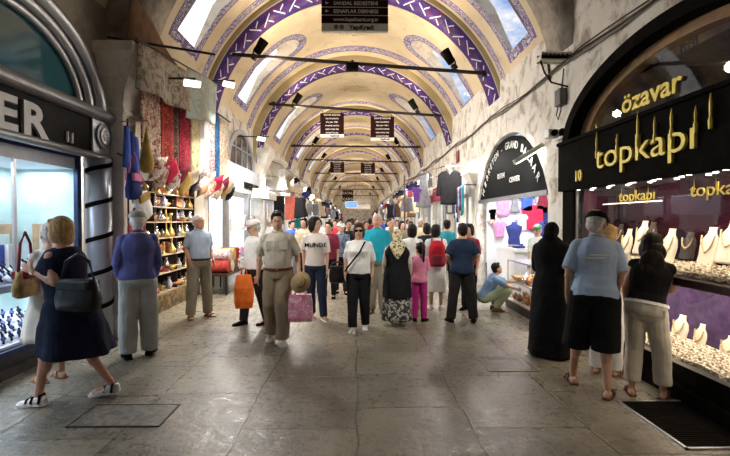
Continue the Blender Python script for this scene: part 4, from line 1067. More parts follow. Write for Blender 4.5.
flood((-2.72, 12.6, 3.95), (.5, -.6, -.6), 'white flood lamp over the white shop front')
for q, (yy, zz, nm) in enumerate(((6.9, 3.84, 'nearest'), (9.1, 4.5, 'middle'), (12.6, 4.02, 'farthest'))):
    m = MB(); m.cyl((-3.28, yy, zz), (-2.5, yy, zz), .015); tag(m.build('lamp_bracket', M_iron), '%s dark arm carrying a white flood lamp on the left wall' % nm, 'bracket')
for (y, zl, zr, hw) in TR[1:]:
    near = y < 12
    for s in (-1, 1):
        x = VC+s*(2.18 if near else 1.95); z = (zl+zr)/2+(zr-zl)/2*s/1.5*.7
        r = empty('spotlight', (x, y, z+.05), 0, '%s black spotlight clamped on the %s iron tie rod' % ('left' if s < 0 else 'right', {9.7: 'nearest visible', 13.95: 'second', 20.1: 'third', 25.1: 'fourth', 31.4: 'fifth', 38.3: 'sixth', 48.2: 'seventh', 60.2: 'farthest'}[y]), 'spotlight', 'spotlights on the tie rods')
        r.rotation_euler = (0, s*-.55, 0)
        m = MB(); m.cyl((0, 0, .08), (0, 0, .40), .085, .11, 12); m.build('lamp_head', M_black, r, smooth=False)
        m = MB(); m.tube([(0, 0, 0), (.07*s, 0, .05), (.09*s, 0, .16)], .02, 6); m.b2(-.05, .05, -.06, .06, -.08, .04); m.build('clamp', M_iron, r)
m = MB(); m.box((0, 0, 0), (.26, .2, .13)); m.cyl((0, 0, .06), (0, 0, .14), .03); o = m.build('ceiling_box', M_black); o.location = (-.1, 9.7, 5.0); tag(o, 'small black box at the middle of the nearest visible tie rod', 'box')
M_brd = mat('maroon_board', (.028, .008, .009), .6, var=.1, spec=.05); M_sg = mat('sign_white', (.80, .79, .70), .5, var=.04)
def board(loc, w, h, lines, foot, label, n_arrow=False, fsize=None, footh=.18):
    r = empty('hanging_sign', loc, 0, label, 'sign')
    m = MB(); m.b2(-w/2, w/2, -.03, .03, -h, 0); m.build('board', M_brd, r)
    m = MB(); m.b2(-w/2, w/2, -.032, .032, -h-footh*h, -h); m.build('footer', M_sg, r)
    for x in (-w*.4, w*.4): m = MB(); m.cyl((x, 0, 0), (x, 0, .08), .012, n=6); m.build('hook', M_iron, r)
    n = len(lines); lh = h/n
    for i, ln in enumerate(lines):
        sz = fsize or lh*.62
        text(ln, sz, M_letw, 'lettering', r, .002, ((-w*.32 if n_arrow else 0), -.034, -lh*(i+.72)), (R(90), 0, 0), align='LEFT' if n_arrow else 'CENTER', off=.001)
        if n_arrow and i < n-1:
            m = MB(); m.b2(-w/2, w/2, -.034, -.03, -lh*(i+1)-.004, -lh*(i+1)+.004); m.build('rule', M_letw, r)
            m = MB(); m.prism([(-.02, -.02), (.03, 0), (-.02, .02)], lambda u, v, t: (-w*.42+u, t, -lh*(i+.5)+v), -.038, -.032); m.build('arrow', M_letw, r)
    if foot: text(foot, footh*h*.8, M_black, 'lettering', r, .002, (w*.1, -.036, -h-footh*h*.78), (R(90), 0, 0), off=.003)
    return r
b1 = board((-.03, 6.42, 4.94), .96, .46, ['IC BEDESTEN', 'SANDAL BEDESTENI', 'ESNAFLAR DERNEGI', 'www.kapalicarsi.org.tr'], 'YapıKredi', 'wide maroon direction sign with white arrows on the nearest tie rod', True, footh=.24)
m = MB(); 
for k in (0, 1): m.cyl((-.27+k*.08, -.034, -.515), (-.27+k*.08, -.038, -.515), .035, n=16)
m.build('emblem', M_alud, b1)
LN = ['GRAND BAZAAR', 'was founded in', 'the year 1461', 'covered market', 'open every day', 'except Sunday']
board((-.78, 13.9, 5.0), .74, .66, LN, 'YapıKredi', 'left square maroon sign hanging on the second tie rod', footh=.14)
board((.80, 13.9, 4.9), .74, .66, LN, 'YapıKredi', 'right square maroon sign hanging on the second tie rod', footh=.14)
board((-1.12, 25.1, 4.95), .80, .62, LN, '', 'left square maroon sign hanging on the fourth tie rod', footh=.12)
board((.62, 25.1, 4.90), .80, .62, LN, '', 'right square maroon sign hanging on the fourth tie rod', footh=.12)
board((-1.0, 48.2, 4.92), 1.2, 1.3, ['KAPALI', 'CARSI'], '', 'distant single maroon sign near the far end of the vault', footh=.1)
r = empty('banner', (.2, 60.2, 4.2), 0, 'wide pale banner stretched across the far end of the passage', 'banner')
m = MB(); m.b2(-1.6, 1.6, -.02, .02, -1.0, .3); m.build('cloth', mat('banner_cloth', (.75, .68, .58), .8), r); text('KAPALI CARSI', .3, M_maroon if False else M_brd, 'lettering', r, .002, (0, -.03, -.4), (R(90), 0, 0))
for x in (-1.6, 1.6): m = MB(); m.cyl((x, 0, .3), (x, 0, .82), .015); m.build('rope', M_iron, r)
r = empty('monitor_sign', (-.4, 31.4, 2.75), 0, 'small blue lit sign hanging far along the passage', 'sign')
m = MB(); m.b2(-.4, .4, -.05, .05, -.2, .2); m.build('panel', mat('blue_lit', (.1, .22, .75), .4, emit=1.2), r); m = MB(); m.b2(-.43, .43, -.04, .06, -.23, .23); m.build('frame', M_white, r)
for x in (-.3, .3): m = MB(); m.cyl((x, 0, .2), (x, 0, 2.2), .01); m.build('hanger', M_iron, r)

# ================================================================== clutter of the far shops, left and right
ac = empty('air_conditioner', (-2.95, 14.0, 2.45), 0, 'cream air conditioner box on the left wall beyond the white shop', 'air conditioner')
m = MB(); m.rings([[(-.25, y, -.12), (.28, y, -.16), (.28, y, .05), (.05, y, .16), (-.25, y, .16)] for y in (-.65, .65)]); m.build('housing', mat('cream_plastic', (.60, .58, .46), .5), ac)
m = MB(); m.b2(.0, .27, -.6, .6, -.17, -.14); m.build('vent', M_alud, ac)
def hang_sign(x, y, z, w, h, mm, lbl):
    r = empty('hanging_sign', (x, y, z), 0, lbl, 'sign'); m = MB(); m.b2(-w/2, w/2, -.04, .04, -h, 0); m.build('panel', mm, r); m = MB(); m.cyl((-w/2-.3, 0, -.03), (w/2, 0, -.03), .015); m.build('arm', M_iron, r)
hang_sign(-2.75, 15.6, 2.5, .36, 1.0, M_black, 'tall black projecting sign on the left beyond the air conditioner')
hang_sign(-2.65, 17.6, 2.6, .42, .95, mat('orange_red', (.50, .10, .06), .6), 'orange-red projecting sign behind the tall black one')
hang_sign(-2.5, 18.8, 2.1, .4, .8, C_teal, 'teal projecting sign farther along the left side')
random.seed(31)
pal = [(C_black, 'black'), (C_white, 'white'), (C_grey, 'grey'), (C_beige, 'beige'), (C_maroon, 'maroon'), (C_white, 'white'), (C_grey, 'grey'), (C_navy, 'navy'), (C_brown, 'brown'), (C_beige, 'beige')]
gp = {}
RAILS = ((2.15, 2.62, 'low'), (2.5, 3.15, 'middle'), (2.85, 3.7, 'high'))
for s in (-1, 1):
    y = 16.4
    while y < 62:
        for q in range(2):
            mm, nm = random.choice(pal); kd = random.choice(('tee', 'dress', 'jacket', 'wrap')); x_, z_, rn = random.choice(RAILS); sz = random.uniform(.75, 1.05)
            lbl = '%s %s hanging from the %s rail far along the %s side' % (nm, {'tee': 't-shirt', 'dress': 'dress', 'jacket': 'jacket', 'wrap': 'shawl'}[kd], rn, 'left' if s < 0 else 'right')
            z = z_-.12*sz
            if (kd, nm) not in gp: o = gp[(kd, nm)] = garment((s*x_, y, z), .55, .8, kd, mm, lbl, random.uniform(-.5, .5), 'goods hanging far along the passage')
            else: o = copy_tree(gp[(kd, nm)]); o.location = (s*x_, y, z); o.rotation_euler = (0, 0, random.uniform(-.5, .5)); o['label'] = lbl
            o.scale = (sz,)*3
            y += random.uniform(.25, .55)*(1+y/40)
for s in (-1, 1):
    for x_, z_, rn in RAILS:
        r = empty('goods_rail', (s*x_, 16, z_), 0, '%s thin rail along the %s side carrying hanging goods' % (rn, 'left' if s < 0 else 'right'), 'rail')
        m = MB(); m.cyl((0, 0, 0), (0, 46, 0), .012, n=5); m.build('bar', M_iron, r)
        for k in range(8): m = MB(); m.cyl((0, k*6.5, 0), ((3.0-x_) if s > 0 else (x_-3.22), k*6.5, .1), .012, n=5); m.build('bracket', M_iron, r)
# far shop windows, lit, with fascias
fm = [M_gf, M_white, C_maroon, M_black, M_gf, M_wood, M_white, C_navy]
for s in (-1, 1):
    ys_ = [15.5, 18.2, 21.2, 24.2, 27.5, 31, 35, 39.5, 45, 51, 57, 64] if s < 0 else [11.7, 15.0, 18.2, 21.2, 24.2, 27.5, 31, 35, 39.5, 45, 51, 57, 64]
    for k in range(len(ys_)-1):
        a, b_ = ys_[k]+.15, ys_[k+1]-.15; c = (a+b_)/2; L = (b_-a)/2
        X = (XL if s < 0 else XR)-s*.06
        r = empty('storefront', (X, c, 0), 0, '%s storefront with lit window, %s past the %s' % (fm[(k+(s > 0))%8].name.replace('cloth_', '').replace('_', ' '), 'first second third fourth fifth sixth seventh eighth ninth tenth eleventh twelfth'.split()[k], 'white shop on the left' if s < 0 else 'clothing stall on the right'), 'shop')
        m = MB(); m.b2(-.05, .05, -L, L, 2.35, 2.85); m.build('fascia', fm[(k+(s > 0)) % 8], r)
        m = MB(); m.b2(-.05, .05, -L, L, 0, .5); m.build('plinth', M_wood, r)
        m = MB(); m.b2(s*.5, s*.55, -L, L, .5, 2.35); m.build('lit_back_panel', mat('shop_glow_%d' % (k % 3), [(1, .93, .82), (.85, .93, 1), (1, .97, .92)][k % 3], .5, emit=.55), r)  # panel emission stands in for lamps inside each far shop
        m = MB(); m.quad((0, -L, .5), (0, L, .5), (0, L, 2.35), (0, -L, 2.35)); m.build('pane', M_glass, r)
        for q in range(3): m = MB(); m.b2(-.03, .03, -L+q*L*.98, -L+q*L*.98+.05, .5, 2.35); m.build('mullion', M_alu, r)
        n = 9 if c < 40 else 5
        for i in range(n): put_good(random.randrange(12), (X+s*.28, a+(i+.5)*(b_-a)/n, .5), random.uniform(-3, 3), 'in a far shop window on the %s' % ('left' if s < 0 else 'right'), 'goods in the far shop windows', 1.9)
# ================================================================== floor fittings
gr = empty('doormat_grating', (2.72, 3.50, 0), 0, 'black ribbed grating in a bright metal frame by the jewellery shop', 'grating'); gr.rotation_euler = (0, 0, .0)
m = MB(); 
w, h = .36, .42
m.b2(-w, w, -h, -h+.02, 0, .014); m.b2(-w, w, h-.02, h, 0, .014); m.b2(-w, -w+.02, -h, h, 0, .014); m.b2(w-.02, w, -h, h, 0, .014); m.build('frame', M_alu, gr)
m = MB()
for k in range(26): m.b2(-w+.02, w-.02, -h+.03+k*.031, -h+.045+k*.031, 0, .011)
m.build('ribs', M_black, gr)
m = MB(); m.b2(-w+.02, w-.02, -h+.02, h-.02, .001, .005); m.build('bed', M_black, gr)
M_cast = mat('worn_cast_iron', (.16, .14, .12), .4, .5, c2=(.06, .05, .045), scale=30, mask=(.48, .55), bump=.4)
M_brl = mat('worn_brass_strip', (.34, .29, .20), .4, .3)
for i, (x, y, a, b_, lbl) in enumerate(((1.72, 4.98, .27, .24, 'square cast iron cover with brass rim set in the floor before the woman in black'), (-1.95, 3.72, .36, .2, 'worn rectangular stone cover set in the floor near the walking woman'))):
    r = empty('floor_cover', (x, y, 0), 0, lbl, 'cover')
    m = MB(); m.b2(-a, a, -b_, b_, 0, .006); m.build('plate', M_cast if i == 0 else mat('cover_stone', (.17, .16, .13), .5, c2=(.08, .075, .06), scale=8), r)
    m = MB(); t_ = .012
    for q, o_ in ((1.0, 0),) + (((.72, 0),) if i == 0 else ()):
        A_, B2 = a*q, b_*q
        m.b2(-A_-t_, A_+t_, -B2-t_, -B2, 0, .009); m.b2(-A_-t_, A_+t_, B2, B2+t_, 0, .009); m.b2(-A_-t_, -A_, -B2, B2, 0, .009); m.b2(A_, A_+t_, -B2, B2, 0, .009)
    m.build('rim', M_brl if i == 0 else M_iron, r)
# ================================================================== people
def skin_mat(name, c): return mat(name, c, .5, var=.10, scale=7, spec=.35, bump=.08, bscale=60, dist=.004)
SK = skin_mat('skin_light', (.60, .36, .26)); SKR = skin_mat('skin_ruddy', (.58, .30, .21)); SKT = skin_mat('skin_tan', (.50, .29, .19)); SKD = skin_mat('skin_brown', (.34, .19, .12))
H_blond = mat('hair_blond', (.52, .36, .17), .55, spec=.12, c2=(.34, .21, .09), scale=30, bump=.6, bscale=70, stretch=(1, 1, .25)); H_grey = mat('hair_grey', (.50, .49, .47), .6, spec=.12, var=.25, scale=30, bump=.6, bscale=70)
H_white = mat('hair_white', (.72, .70, .68), .6, spec=.12, var=.15, scale=30, bump=.5, bscale=70); H_dark = mat('hair_dark', (.016, .012, .010), .42, spec=.12, var=.4, scale=30, bump=.6, bscale=70, stretch=(1, 1, .25)); H_brown = mat('hair_brown', (.07, .03, .02), .5, spec=.12, var=.4, scale=30, bump=.6, bscale=70)
M_eye = mat('eye_dark', (.02, .015, .012), .2); M_lip = mat('lip', (.36, .12, .10), .5); M_eyew = mat('eye_white', (.75, .72, .70), .3)
def fab(n, c, **k):
    kk = dict(rough=.92, spec=.12, bump=.45, bscale=13, dist=.02, var=.10, scale=5); kk.update(k); return mat('fabric_'+n, c, **kk)
TEX = bpy.data.textures.new('folds', 'CLOUDS'); TEX.noise_scale = .16; TEX.noise_depth = 1
def bake(m, name, material, parent, voxel=.012, it=3, disp=0, fac=.5):
    me = bpy.data.meshes.new(name); bmesh.ops.recalc_face_normals(m.bm, faces=m.bm.faces[:]); m.bm.to_mesh(me); m.bm.free()
    o = bpy.data.objects.new(name, me)
    r = o.modifiers.new('r', 'REMESH'); r.mode = 'VOXEL'; r.voxel_size = voxel; r.use_smooth_shade = True
    if it: s = o.modifiers.new('s', 'SMOOTH'); s.factor = fac; s.iterations = it
    if disp: d = o.modifiers.new('d', 'DISPLACE'); d.texture = TEX; d.strength = disp; d.mid_level = .5
    m2 = evaluated_mesh(o); m2.name = name
    o.modifiers.clear(); o.data = m2; col.objects.link(o); bpy.data.meshes.remove(me); m2.materials.clear(); m2.materials.append(material)
    for p in m2.polygons: p.use_smooth = True
    if parent: o.parent = parent
    return o
def capsule(m, p0, p1, r0, r1, e0=True, e1=True, n=10):
    p0, p1 = Vector(p0), Vector(p1); m.cyl(p0, p1, r0, r1, n)
    if e0: m.ell(p0, r0*1.0, n=n, m=6)
    if e1: m.ell(p1, r1*1.0, n=n, m=6)
TT = [(.84, .135, .11, 0), (.90, .165, .122, .012), (.97, .168, .12, .012), (1.04, .152, .108, .0), (1.10, .142, .10, -.004), (1.20, .152, .108, -.006), (1.30, .168, .115, -.004), (1.37, .160, .106, 0), (1.42, .128, .090, .004), (1.465, .082, .068, .01), (1.51, .055, .055, .01)]
def tt(z):
    if z <= TT[0][0]: return TT[0][1:]
    for a, b_ in zip(TT, TT[1:]):
        if z <= b_[0]:
            q = (z-a[0])/(b_[0]-a[0]); return tuple(a[i]+(b_[i]-a[i])*q for i in (1, 2, 3))
    return TT[-1][1:]
class Fig:
    """one figure; joints in metres of a 1.75 m adult, forward = -y, left = +x"""
    def __init__(s, label, loc, rz, H, skin, w=1.0, belly=0, bust=0, vox=.011, P=(0, 0, .97), N=None, twist=0,
                 el=None, wl=None, er=None, wr=None, kl=None, al=None, kr=None, ar=None, tl=0, tr=0, hy=0, hp=0, child=1.0, grip='', group=None, face=True, cat='person', hd=1.10, arm=.45):
        s.r = empty('person', loc, R(rz), label, cat, group); k = H/1.75; s.r.scale = (k, k, k); s.k = k
        s.w, s.belly, s.bust, s.vox, s.skin = w, belly, bust, vox/k, skin
        s.P = Vector(P); s.N = Vector(N) if N else s.P+Vector((0, 0, .52))
        s.ax = (s.N-s.P).normalized(); s.len = (s.N-s.P).length
        tw = Matrix.Rotation(R(twist), 3, 'Z'); s.xd = (tw @ Vector((1, 0, 0))); s.yd = s.ax.cross(s.xd).normalized(); s.xd = s.yd.cross(s.ax).normalized()
        s.sh = {}; s.j = {}
        for sd, sg_, e, w_ in (('l', 1, el, wl), ('r', -1, er, wr)):
            S = s.N-s.ax*.098+s.xd*sg_*.158*(.92+.08*w); s.sh[sd] = S
            e = Vector((sg_*(.158+(abs(e[0])-.158)*arm) if abs(e[0]) > .2 and P[2] > .5 else e[0], e[1], e[2])) if e else S+Vector((sg_*.035, .03, -.29)); w_ = Vector((sg_*(.16+(abs(w_[0])-.16)*(arm+.1)) if abs(w_[0]) > .2 and P[2] > .5 else w_[0], w_[1], w_[2])) if w_ else e+Vector((sg_*.0, -.07, -.25))
            s.j['e'+sd] = e; s.j['w'+sd] = w_
        for sd, sg_, kn, an in (('l', 1, kl, al), ('r', -1, kr, ar)):
            s.j['h'+sd] = s.P+Vector((sg_*.088, 0, -.05))
            an = Vector(an) if an else Vector((sg_*.10, .02, .085)); kn = Vector(kn) if kn else (s.j['h'+sd]+an)/2+Vector((0, -.02, .02))
            s.j['k'+sd] = kn; s.j['a'+sd] = an
        s.toe = {'l': tl, 'r': tr}
        s.hr = Matrix.Rotation(R(hy), 3, 'Z') @ Matrix.Rotation(R(hp), 3, 'X')
        s.hc = s.N+s.ax*.012+Vector((0, -.014, .112)); s.hd = hd
        s.body(grip, face)
    def ring(s, z, t=0, n=18):
        rx, ry, yo = tt(z); q = (z-.97)/.52
        c = s.P+s.ax*(q*s.len); b = s.belly*max(0, 1-abs(z-1.08)/.22)
        ww = s.w
        rx = rx*ww+t; ry2 = ry*ww+t
        out = []
        for i in range(n):
            a = 2*PI*i/n; x = math.cos(a)*rx; y = math.sin(a)*(ry2+(b if math.sin(a) < 0 else 0))+yo
            if z > .84 and s.bust and math.sin(a) < 0: y -= s.bust*max(0, 1-abs(z-1.30)/.10)*(1-abs(math.cos(a))**3)
            out.append(c+s.xd*x+s.yd*y)
        return out
    def torso(s, m, z0, z1, t=0):
        zs = [z0]+[a[0] for a in TT if z0+.01 < a[0] < z1-.01]+[z1]
        m.rings([s.ring(z, t) for z in zs])
    def H(s, v): return s.hc+s.hr @ (Vector(v)*s.hd)
    def body(s, grip, face):
        m = MB(); w = s.w; wl_ = .85+.15*w
        s.torso(m, .86, 1.51)
        m.ell(s.P+Vector((0, .01, -.05)), (.15*w, .115*w, .11))
        for sd, sg_ in (('l', 1), ('r', -1)):
            S, E, W = s.sh[sd], s.j['e'+sd], s.j['w'+sd]
            capsule(m, s.N-s.ax*.045, S, .05, .050*wl_); capsule(m, S, E, .050*wl_, .040*wl_); capsule(m, E, W, .040*wl_, .026)
            m.ell(E.lerp(W, .25), (.042*wl_,)*3)
            d = (W-E).normalized()
            g_ = grip and (sd in grip)
            if g_: d = (d+Vector((0, 0, -.0))).normalized()
            side = Vector((0, -1, 0)) if abs(d.z) > .6 else Vector((0, 0, 1))     # thumb side
            side = (side-d*side.dot(d)).normalized(); nrm = d.cross(side).normalized()
            if nrm.dot(s.N-W) < 0: pn = -nrm
            else: pn = nrm
            pc = W+d*.05; rot = Matrix((side, pn, d)).transposed()
            m.ell(pc, (.038, .017, .052), rot); capsule(m, W, W+d*.03, .024, .026)
            cv = 1.25 if g_ else .35
            for f, (o_, L) in enumerate(((.029, .068), (.010, .078), (-.010, .072), (-.028, .056))):
                p = pc+side*o_+d*.036; dd = d; pts = [p-d*.02, p]; 
                for q in range(3):
                    a = cv*(q+.6)*.55; dd = (d*math.cos(a)+pn*math.sin(a)).normalized(); p = p+dd*(L/3); pts.append(p)
                m.tube(pts, [.010, .010, .0095, .009, .0075], 6)
            p = pc+side*.026-d*.02; m.tube([p, p+side*.022+d*.018, p+side*.030+d*.042+pn*.008, p+side*.026+d*.062+pn*.016], [.013, .012, .010, .008], 6)
            Hh, Kn, An = s.j['h'+sd], s.j['k'+sd], s.j['a'+sd]
            capsule(m, Hh, Kn, .082*w, .054*wl_); capsule(m, Kn, An, .052*wl_, .034); m.ell(Kn.lerp(An, .3)+Vector((0, .018, 0)), (.050*wl_, .052*wl_, .10))
            fd = Matrix.Rotation(R(s.toe[sd]), 3, 'Z') @ Vector((0, -1, 0))
            b = Vector((An.x, An.y, An.z-.055)); fr = Matrix((fd.cross(Vector((0, 0, 1))), fd, Vector((0, 0, 1)))).transposed()
            lift = max(0, An.z-.09)
            m.ell(b-fd*.03, (.032, .042, .038)); m.ell(b+fd*.06+Vector((0, 0, -.005-lift*.3)), (.040, .085, .032), fr); m.ell(b+fd*.13+Vector((0, 0, -.012-lift*.6)), (.044, .045, .020), fr)
        m.cyl(s.N-s.ax*.05, s.hc+Vector((0, .018, -.05)), .062*wl_, .054)
        h = s.hr; HH = s.H; q = s.hd
        m.ell(HH((0, .012, .025)), (.073*q, .092*q, .092*q), h); m.ell(HH((0, -.018, -.035)), (.060*q, .068*q, .078*q), h); m.ell(HH((0, -.050, -.085)), (.032*q, .028*q, .026*q), h)
        m.ell(HH((0, -.088, -.016)), (.013*q, .018*q, .022*q), h); m.ell(HH((0, -.076, .012)), (.010, .014, .03), h); m.ell(HH((0, -.070, .034)), (.05*q, .018*q, .012*q), h)
        for x in (-1, 1): m.ell(HH((x*.074, .012, -.008)), (.012*q, .020*q, .032*q), h)
        s.bodyo = bake(m, 'body', s.skin, s.r, s.vox, 2)
        if face:
            for x in (-1, 1):
                e = MB(); e.ell(HH((x*.030, -.074, .014)), (.011, .008, .006), h, 8, 6); o = e.build('eye', M_eyew, s.bodyo, smooth=True)
                e = MB(); e.ell(HH((x*.030, -.080, .014)), (.0045, .004, .0045), h, 8, 6); e.build('iris', M_eye, o, smooth=True)
                e = MB(); e.tube([HH((x*.014, -.083, .046)), HH((x*.03, -.084, .051)), HH((x*.046, -.076, .047))], .0018, 5); e.build('eyebrow', M_eye, s.bodyo)
            e = MB(); e.tube([HH((-.024, -.078, -.052)), HH((0, -.088, -.050)), HH((.024, -.078, -.052))], [.003, .0065, .003], 6); e.build('mouth', M_lip, s.bodyo)
    def shirt(s, material, f=.9, hem=.92, t=.018, name='shirt', top=1.475, disp=.018, flare=0, sl=.018):
        m = MB(); zs = [hem]+[a[0] for a in TT if hem+.01 < a[0] < top-.01]+[top]
        m.rings([s.ring(z, t+flare*max(0, (1.1-z))) for z in zs])
        wl_ = .85+.15*s.w
        for sd in 'lr':
            S, E, W = s.sh[sd], s.j['e'+sd], s.j['w'+sd]
            capsule(m, s.N-s.ax*.050, S, .045, .047*wl_+t*.8)
            if f <= 0: continue
            if f < 1: m.cyl(S, S.lerp(E, f), .048*wl_+sl*.8, (.050-.010*f)*wl_+sl*1.1, 12)
            else:
                m.cyl(S, E, .048*wl_+sl*.8, .042*wl_+sl*.8, 12); m.ell(E, .042*wl_+sl*.75); m.cyl(E, E.lerp(W, min(1, f-1)), .042*wl_+sl*.8, .030+sl*.8, 12)
        o = bake(m, name, material, s.r, s.vox, 2, disp)
        return o
    def collar(s, material, open_=True):
        m = MB(); c = s.N+s.ax*.0; pts = []
        for i in range(15):
            a = R(-65+i*(310/14)) if True else 0
            pts.append(c+s.xd*math.sin(a+PI)*.068+s.yd*math.cos(a+PI)*.064*1+Vector((0, 0, .012*math.cos(a+PI)*1)))
        m.tube(pts, .016, 6); m.build('collar', material, s.r, smooth=True)
    def belt(s, material, z=1.0, t=.024, h=.035):
        m = MB(); m.rings([s.ring(z-h/2, t), s.ring(z+h/2, t)]); m.build('belt', material, s.r, smooth=False)
    def trousers(s, material, zb=.06, t=.016, top=1.01, flare=.0, disp=.016, name='trousers', leg=.0):
        m = MB(); s.torso(m, .86, top, t); w = s.w; wl_ = .85+.15*w
        m.ell(s.P+Vector((0, .012, -.06)), (.152*w+t, .118*w+t, .10))
        for sd in 'lr':
            Hh, K, A = s.j['h'+sd], s.j['k'+sd], s.j['a'+sd]
            capsule(m, Hh, K, .085*w+t, .058*wl_+t+leg, True, True, 14)
            q = (zb-K.z)/(A.z-K.z-1e-6) if zb < K.z-.02 else 0
            q = max(0, min(1.0, q)) if zb < K.z-.02 else 0
            if zb < K.z-.02:
                E = K.lerp(A, q); E2 = E+Vector((0, 0, -.02)) if q >= 1 else E
                m.cyl(K, E2, .056*wl_+t+leg, .050+t+flare, 14)
        return bake(m, name, material, s.r, s.vox, 2, disp)
    def shorts(s, material, zb=.48, t=.03):
        m = MB(); s.torso(m, .86, 1.0, t*.7); w = s.w
        m.ell(s.P+Vector((0, .012, -.06)), (.152*w+t, .118*w+t, .10))
        for sd in 'lr':
            Hh, K, A = s.j['h'+sd], s.j['k'+sd], s.j['a'+sd]; q = (zb-Hh.z)/(K.z-Hh.z); E = Hh.lerp(K, q) if q <= 1 else K.lerp(A, (zb-K.z)/(A.z-K.z))
            m.cyl(Hh, E, .09*w+t, .082*w+t, 16); m.ell(Hh, .09*w+t)
        return bake(m, 'shorts', material, s.r, s.vox, 2, .02)
    def skirt(s, material, z0=1.02, z1=.45, rx=.32, ry=.26, name='skirt', folds=7, amp=.02, off=(0, 0), t=.02, up=None):
        m = MB(); rs = []; n = 42; nz = 9
        for k in range(nz+1):
            q = k/nz; z = z0+(z1-z0)*q; base = s.ring(max(z, .84), t, n) if z > .80 else None
            a0x = .168*s.w+t; a0y = .125*s.w+t
            row = []
            for i in range(n):
                a = 2*PI*i/n; kx = a0x+(rx-a0x)*q**.8; ky = a0y+(ry-a0y)*q**.8; am = 1+amp/.3*math.sin(folds*a+q)*q
                p = Vector((s.P.x+off[0]*q+math.cos(a)*kx*am, s.P.y+off[1]*q+math.sin(a)*ky*am, z))
                if base and q < .5: p = base[i].lerp(p, min(1, q*2.2)); p.z = z if k else p.z
                row.append(p)
            rs.append(row)
        m.rings(rs); o = m.build(name, material, s.r, smooth=True); return o
    def gown(s, material, f=2.0, z1=.05, rx=.30, ry=.26, name='dress', t=.03, folds=7, amp=.02, off=(0, 0), sl=.03, top=1.475, disp=.02, legs=None):
        """shirt and skirt fused into one piece"""
        m = MB(); zs = [.90]+[a[0] for a in TT if .91 < a[0] < top-.01]+[top]
        m.rings([s.ring(z, t) for z in zs]); wl_ = .85+.15*s.w; n = 42; rs = []
        for k in range(11):
            q = k/10; z = .98+(z1-.98)*q; a0x = .168*s.w+t; a0y = .125*s.w+t; row = []
            for i in range(n):
                a = 2*PI*i/n; kx = a0x+(rx-a0x)*q**.75; ky = a0y+(ry-a0y)*q**.75; am = 1+amp/.3*math.sin(folds*a+q*2)*q
                row.append(Vector((s.P.x+off[0]*q+math.cos(a)*kx*am, s.P.y+off[1]*q+math.sin(a)*ky*am, z)))
            rs.append(row)
        m.rings(rs)
        for sd in 'lr':
            S, E, W = s.sh[sd], s.j['e'+sd], s.j['w'+sd]
            capsule(m, s.N-s.ax*.035, S-s.xd*(0 if f > 0 else (.03 if sd == 'l' else -.03)), .045, .055*wl_+(t if f > 0 else .012))
            if f > 0: m.cyl(S, E, .054*wl_+sl, .044*wl_+sl, 12); m.ell(E, .044*wl_+sl*.9); m.cyl(E, E.lerp(W, min(1, f-1)), .044*wl_+sl, .034+sl, 12)
        return bake(m, name, material, s.r, s.vox, 2, disp)
    def shoes(s, material, sole=None, kind='shoe'):
        for sd in 'lr':
            A = s.j['a'+sd]; fd = Matrix.Rotation(R(s.toe[sd]), 3, 'Z') @ Vector((0, -1, 0)); rt = fd.cross(Vector((0, 0, 1)))
            lift = max(0, A.z-.09); o0 = Vector((A.x, A.y, 0)); m = MB(); rs = []
            pro = ((-.078, .022, .062), (-.06, .035, .085), (-.01, .040, .092), (.05, .043, .072), (.11, .049, .054), (.16, .044, .044), (.192, .018, .034))
            if kind == 'sandal': pro = ((-.075, .028, .02), (-.05, .038, .022), (.02, .040, .022), (.10, .047, .02), (.16, .042, .018), (.185, .02, .016))
            for d, wd, h in pro:
                zb = max(0, lift*(1-(d+.08)/.24)) if lift else 0
                rs.append([o0+fd*d+rt*(wd*x)+Vector((0, 0, zb+h*z)) for x, z in ((-1, 0), (1, 0), (1.02, .45), (.72, .88), (.0, 1), (-.72, .88), (-1.02, .45))])
            m.rings(rs); o = m.build('sandal' if kind == 'sandal' else 'shoe', material, s.r, smooth=True)
            if kind == 'sandal':
                m = MB(); 
                for dd in (.03, .10): m.tube([o0+fd*dd+rt*-.046+Vector((0, 0, .015)), o0+fd*(dd+.015)+rt*-.03+Vector((0, 0, .068-dd*.25)), o0+fd*(dd+.02)+Vector((0, 0, .078-dd*.25)), o0+fd*(dd+.015)+rt*.03+Vector((0, 0, .068-dd*.25)), o0+fd*dd+rt*.046+Vector((0, 0, .015))], .010, 6)
                m.build('strap', sole or material, o)
            elif sole:
                m = MB(); rs = []
                for d, wd, h in pro:
                    zb = max(0, lift*(1-(d+.08)/.24)) if lift else 0
                    rs.append([o0+fd*d*1.03+rt*(wd*1.08*x)+Vector((0, 0, zb+z)) for x, z in ((-1, 0), (1, 0), (1, .022), (-1, .022))])
                m.rings(rs); m.build('sole', sole, o)
    def hair(s, material, kind='short', vol=1.0):
        HH, h = s.H, s.hr; q = s.hd; v = vol; m = MB()
        m.ell(HH((0, .026, .040)), (.083*q*v, .092*q*v, .092*q*v), h, 16, 12)
        if kind != 'cap': m.ell(HH((0, -.040, .100)), (.058*q*v, .036*q, .022*q), h)
        if kind in ('short', 'bob', 'long', 'pony', 'full'): m.ell(HH((0, .052, -.01)), (.072*q*v, .062*q*v, .080*q), h)
        if kind in ('bob', 'full', 'long'):
            for x in (-1, 1): m.ell(HH((x*.062, .022, -.01)), (.028*q*v, .060*q, .085*q), h)
            m.ell(HH((0, .055, -.05)), (.078*q*v, .055*q*v, .075*q), h)
        if kind == 'full': m.ell(HH((0, .01, .095)), (.075*q*v, .08*q*v, .045*q), h)
